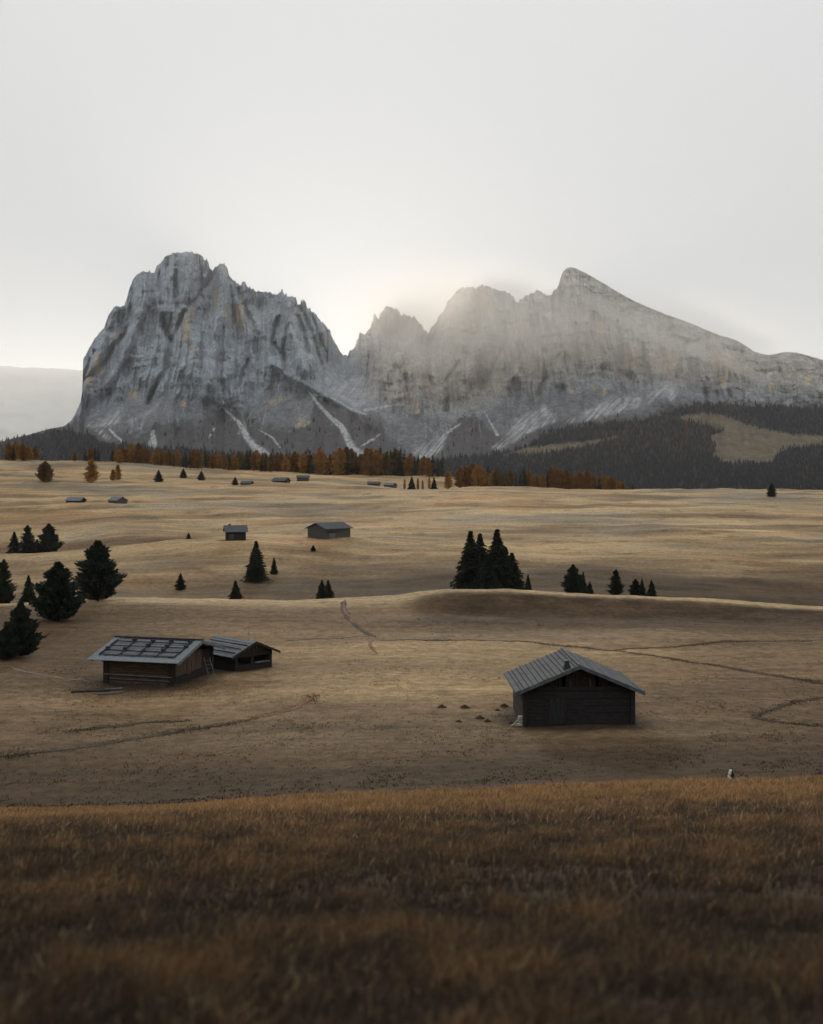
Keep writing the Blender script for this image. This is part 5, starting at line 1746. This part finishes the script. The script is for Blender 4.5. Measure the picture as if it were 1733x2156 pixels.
# added volumes standing in for sun shafts over the middle and right peaks
def glow_volume_mat(name, dens):
    mm = bpy.data.materials.new(name)
    mm.use_nodes = True
    nt = mm.node_tree
    for nd in list(nt.nodes):
        if nd.type == 'BSDF_PRINCIPLED':
            nt.nodes.remove(nd)
    vol = nt.nodes.new('ShaderNodeVolumePrincipled')
    vol.inputs['Color'].default_value = (1.0, 0.94, 0.85, 1)
    vol.inputs['Anisotropy'].default_value = 0.12
    tc = N(nt, 'ShaderNodeTexCoord')
    ln = N(nt, 'ShaderNodeVectorMath', operation='LENGTH')
    nt.links.new(tc.outputs['Object'], ln.inputs[0])
    mr = N(nt, 'ShaderNodeMapRange', interpolation_type='SMOOTHERSTEP')
    mr.inputs['From Min'].default_value = 0.0
    mr.inputs['From Max'].default_value = 1.0
    mr.inputs['To Min'].default_value = dens
    mr.inputs['To Max'].default_value = 0.0
    nt.links.new(ln.outputs['Value'], mr.inputs['Value'])
    nt.links.new(mr.outputs[0], vol.inputs['Density'])
    nt.links.new(vol.outputs[0], nt.nodes['Material Output'].inputs['Volume'])
    return mm


bm_v, bm_f = [], []
nu, nv = 24, 13
for i in range(nv):
    ph = math.pi * i / (nv - 1)
    for j in range(nu):
        th_ = 2 * math.pi * j / nu
        bm_v.append((math.sin(ph) * math.cos(th_), math.sin(ph) * math.sin(th_), math.cos(ph)))
for i in range(nv - 1):
    for j in range(nu):
        q4 = [i * nu + j, (i + 1) * nu + j, (i + 1) * nu + (j + 1) % nu, i * nu + (j + 1) % nu]
        bm_f.append([q4[0], q4[1], q4[2]] if i == 0 else ([q4[0], q4[1], q4[3]] if i == nv - 2 else q4))
MY = 5350.0
for (mx0, my0, scl, dens, lab) in ((1010, 682, (920, 480, 400), 2.3e-3, 'added warm veil standing in for sun shafts on the middle peaks'), (1400, 720, (900, 380, 330), 1.5e-3, 'added faint veil standing in for sun shafts along the slanting right hand ridge'), (850, 715, (430, 330, 340), 2.2e-3, 'added pale veil standing in for backlight around the set back middle spires')):
    glow_volume = link_mesh('glow_volume', np.array(bm_v), bm_f, [glow_volume_mat('glow_volume_mat', dens)])
    my_ = 6330.0 if mx0 < 900 else MY
    glow_volume.location = ((mx0 - CX) / F * my_, my_, (HY - my0) / F * my_)
    glow_volume.scale = scl
    glow_volume.rotation_euler = (0, R(6), 0)
    tag(glow_volume, lab, 'glow_volume', kind='stuff')
zlo = min(GZ.min(), AZ.min(), VZg.min(), PZw.min()) - 1.0
zhi = max(AZ.max(), PZw.max(), glow_volume.location.z + 500) + 15.0
yhi = max(AY.max(), PD2.max()) + 60
xw = max(np.abs(PXw).max(), np.abs(AX).max(), np.abs(VXg).max()) + 60
m = MB()
m.box((-xw, -60, zlo), (xw, yhi, zhi))
haze = m.build('haze', hzm)
tag(haze, 'thin pale haze in the air', 'haze', kind='stuff')

# ------------------------------------------------------------------ light
SUNX, SUNY = 645.0, 720.0
sd = Vector(((SUNX - CX) / F, 1.0, (HY - SUNY) / F)).normalized()
elev = math.asin(sd.z)
azim = math.atan2(sd.x, sd.y)
sun = bpy.data.lights.new('sun', 'SUN')
sun.energy = 5.0
sun.angle = R(6)
sun.color = (1.0, 0.90, 0.78)
so = bpy.data.objects.new('sun', sun)
COL.objects.link(so)
so.rotation_euler = (-sd).to_track_quat('-Z', 'Y').to_euler()
w = bpy.data.worlds.new('World')
scene.world = w
w.use_nodes = True
nt = w.node_tree
bg = nt.nodes['Background']
sk = nt.nodes.new('ShaderNodeTexSky')
sk.sky_type = 'NISHITA'
sk.sun_disc = False
sk.sun_elevation = elev
sk.sun_rotation = azim
sk.altitude = 1900
sk.air_density = 1.0
sk.dust_density = 2.0
sk.ozone_density = 1.0
# thin white cloud veil over the sky, brightened overhead to light the ground
hs = nt.nodes.new('ShaderNodeHueSaturation')
hs.inputs['Saturation'].default_value = 0.25
nt.links.new(sk.outputs[0], hs.inputs['Color'])
mxn = nt.nodes.new('ShaderNodeMix')
mxn.data_type = 'RGBA'
mxn.inputs[0].default_value = 0.90
wtc = nt.nodes.new('ShaderNodeTexCoord')
wsp = nt.nodes.new('ShaderNodeSeparateXYZ')
nt.links.new(wtc.outputs['Generated'], wsp.inputs[0])
wrp = ramp(nt, [(0.0, (.415, .427, .432)), (0.18, (.485, .497, .50)), (0.40, (.60, .61, .615)), (1.0, (1.0, 1.03, 1.08))])
nt.links.new(wsp.outputs['Z'], wrp.inputs[0])
wsc = nt.nodes.new('ShaderNodeVectorMath')
wsc.operation = 'SCALE'
wsc.inputs['Scale'].default_value = 10.1
nt.links.new(wrp.outputs[0], wsc.inputs[0])
nt.links.new(wsc.outputs[0], mxn.inputs[7])
nt.links.new(hs.outputs[0], mxn.inputs[6])
nt.links.new(mxn.outputs[2], bg.inputs['Color'])
bg.inputs['Strength'].default_value = 0.10

# ------------------------------------------------------------------ camera
cam = bpy.data.cameras.new('camera')
co = bpy.data.objects.new('camera', cam)
COL.objects.link(co)
co.location = (0, 0, 0)
co.rotation_euler = (R(90), 0, 0)
cam.sensor_fit = 'HORIZONTAL'
cam.sensor_width = 24.0
cam.lens = F / 1733.0 * 24.0
cam.shift_y = -(1078.0 - HY) / 1733.0
cam.clip_start = 0.1
cam.clip_end = 100000
cam.dof.use_dof = True
cam.dof.focus_distance = 110
cam.dof.aperture_fstop = 1.0
scene.camera = co

scene.view_settings.view_transform = 'Standard'
scene.view_settings.look = 'None'
scene.view_settings.exposure = 0.25
scene.view_settings.gamma = 1.0
scene.render.engine = 'CYCLES'
scene.cycles.use_denoising = True
scene.cycles.max_bounces = 6
scene.cycles.diffuse_bounces = 3
scene.cycles.volume_bounces = 3
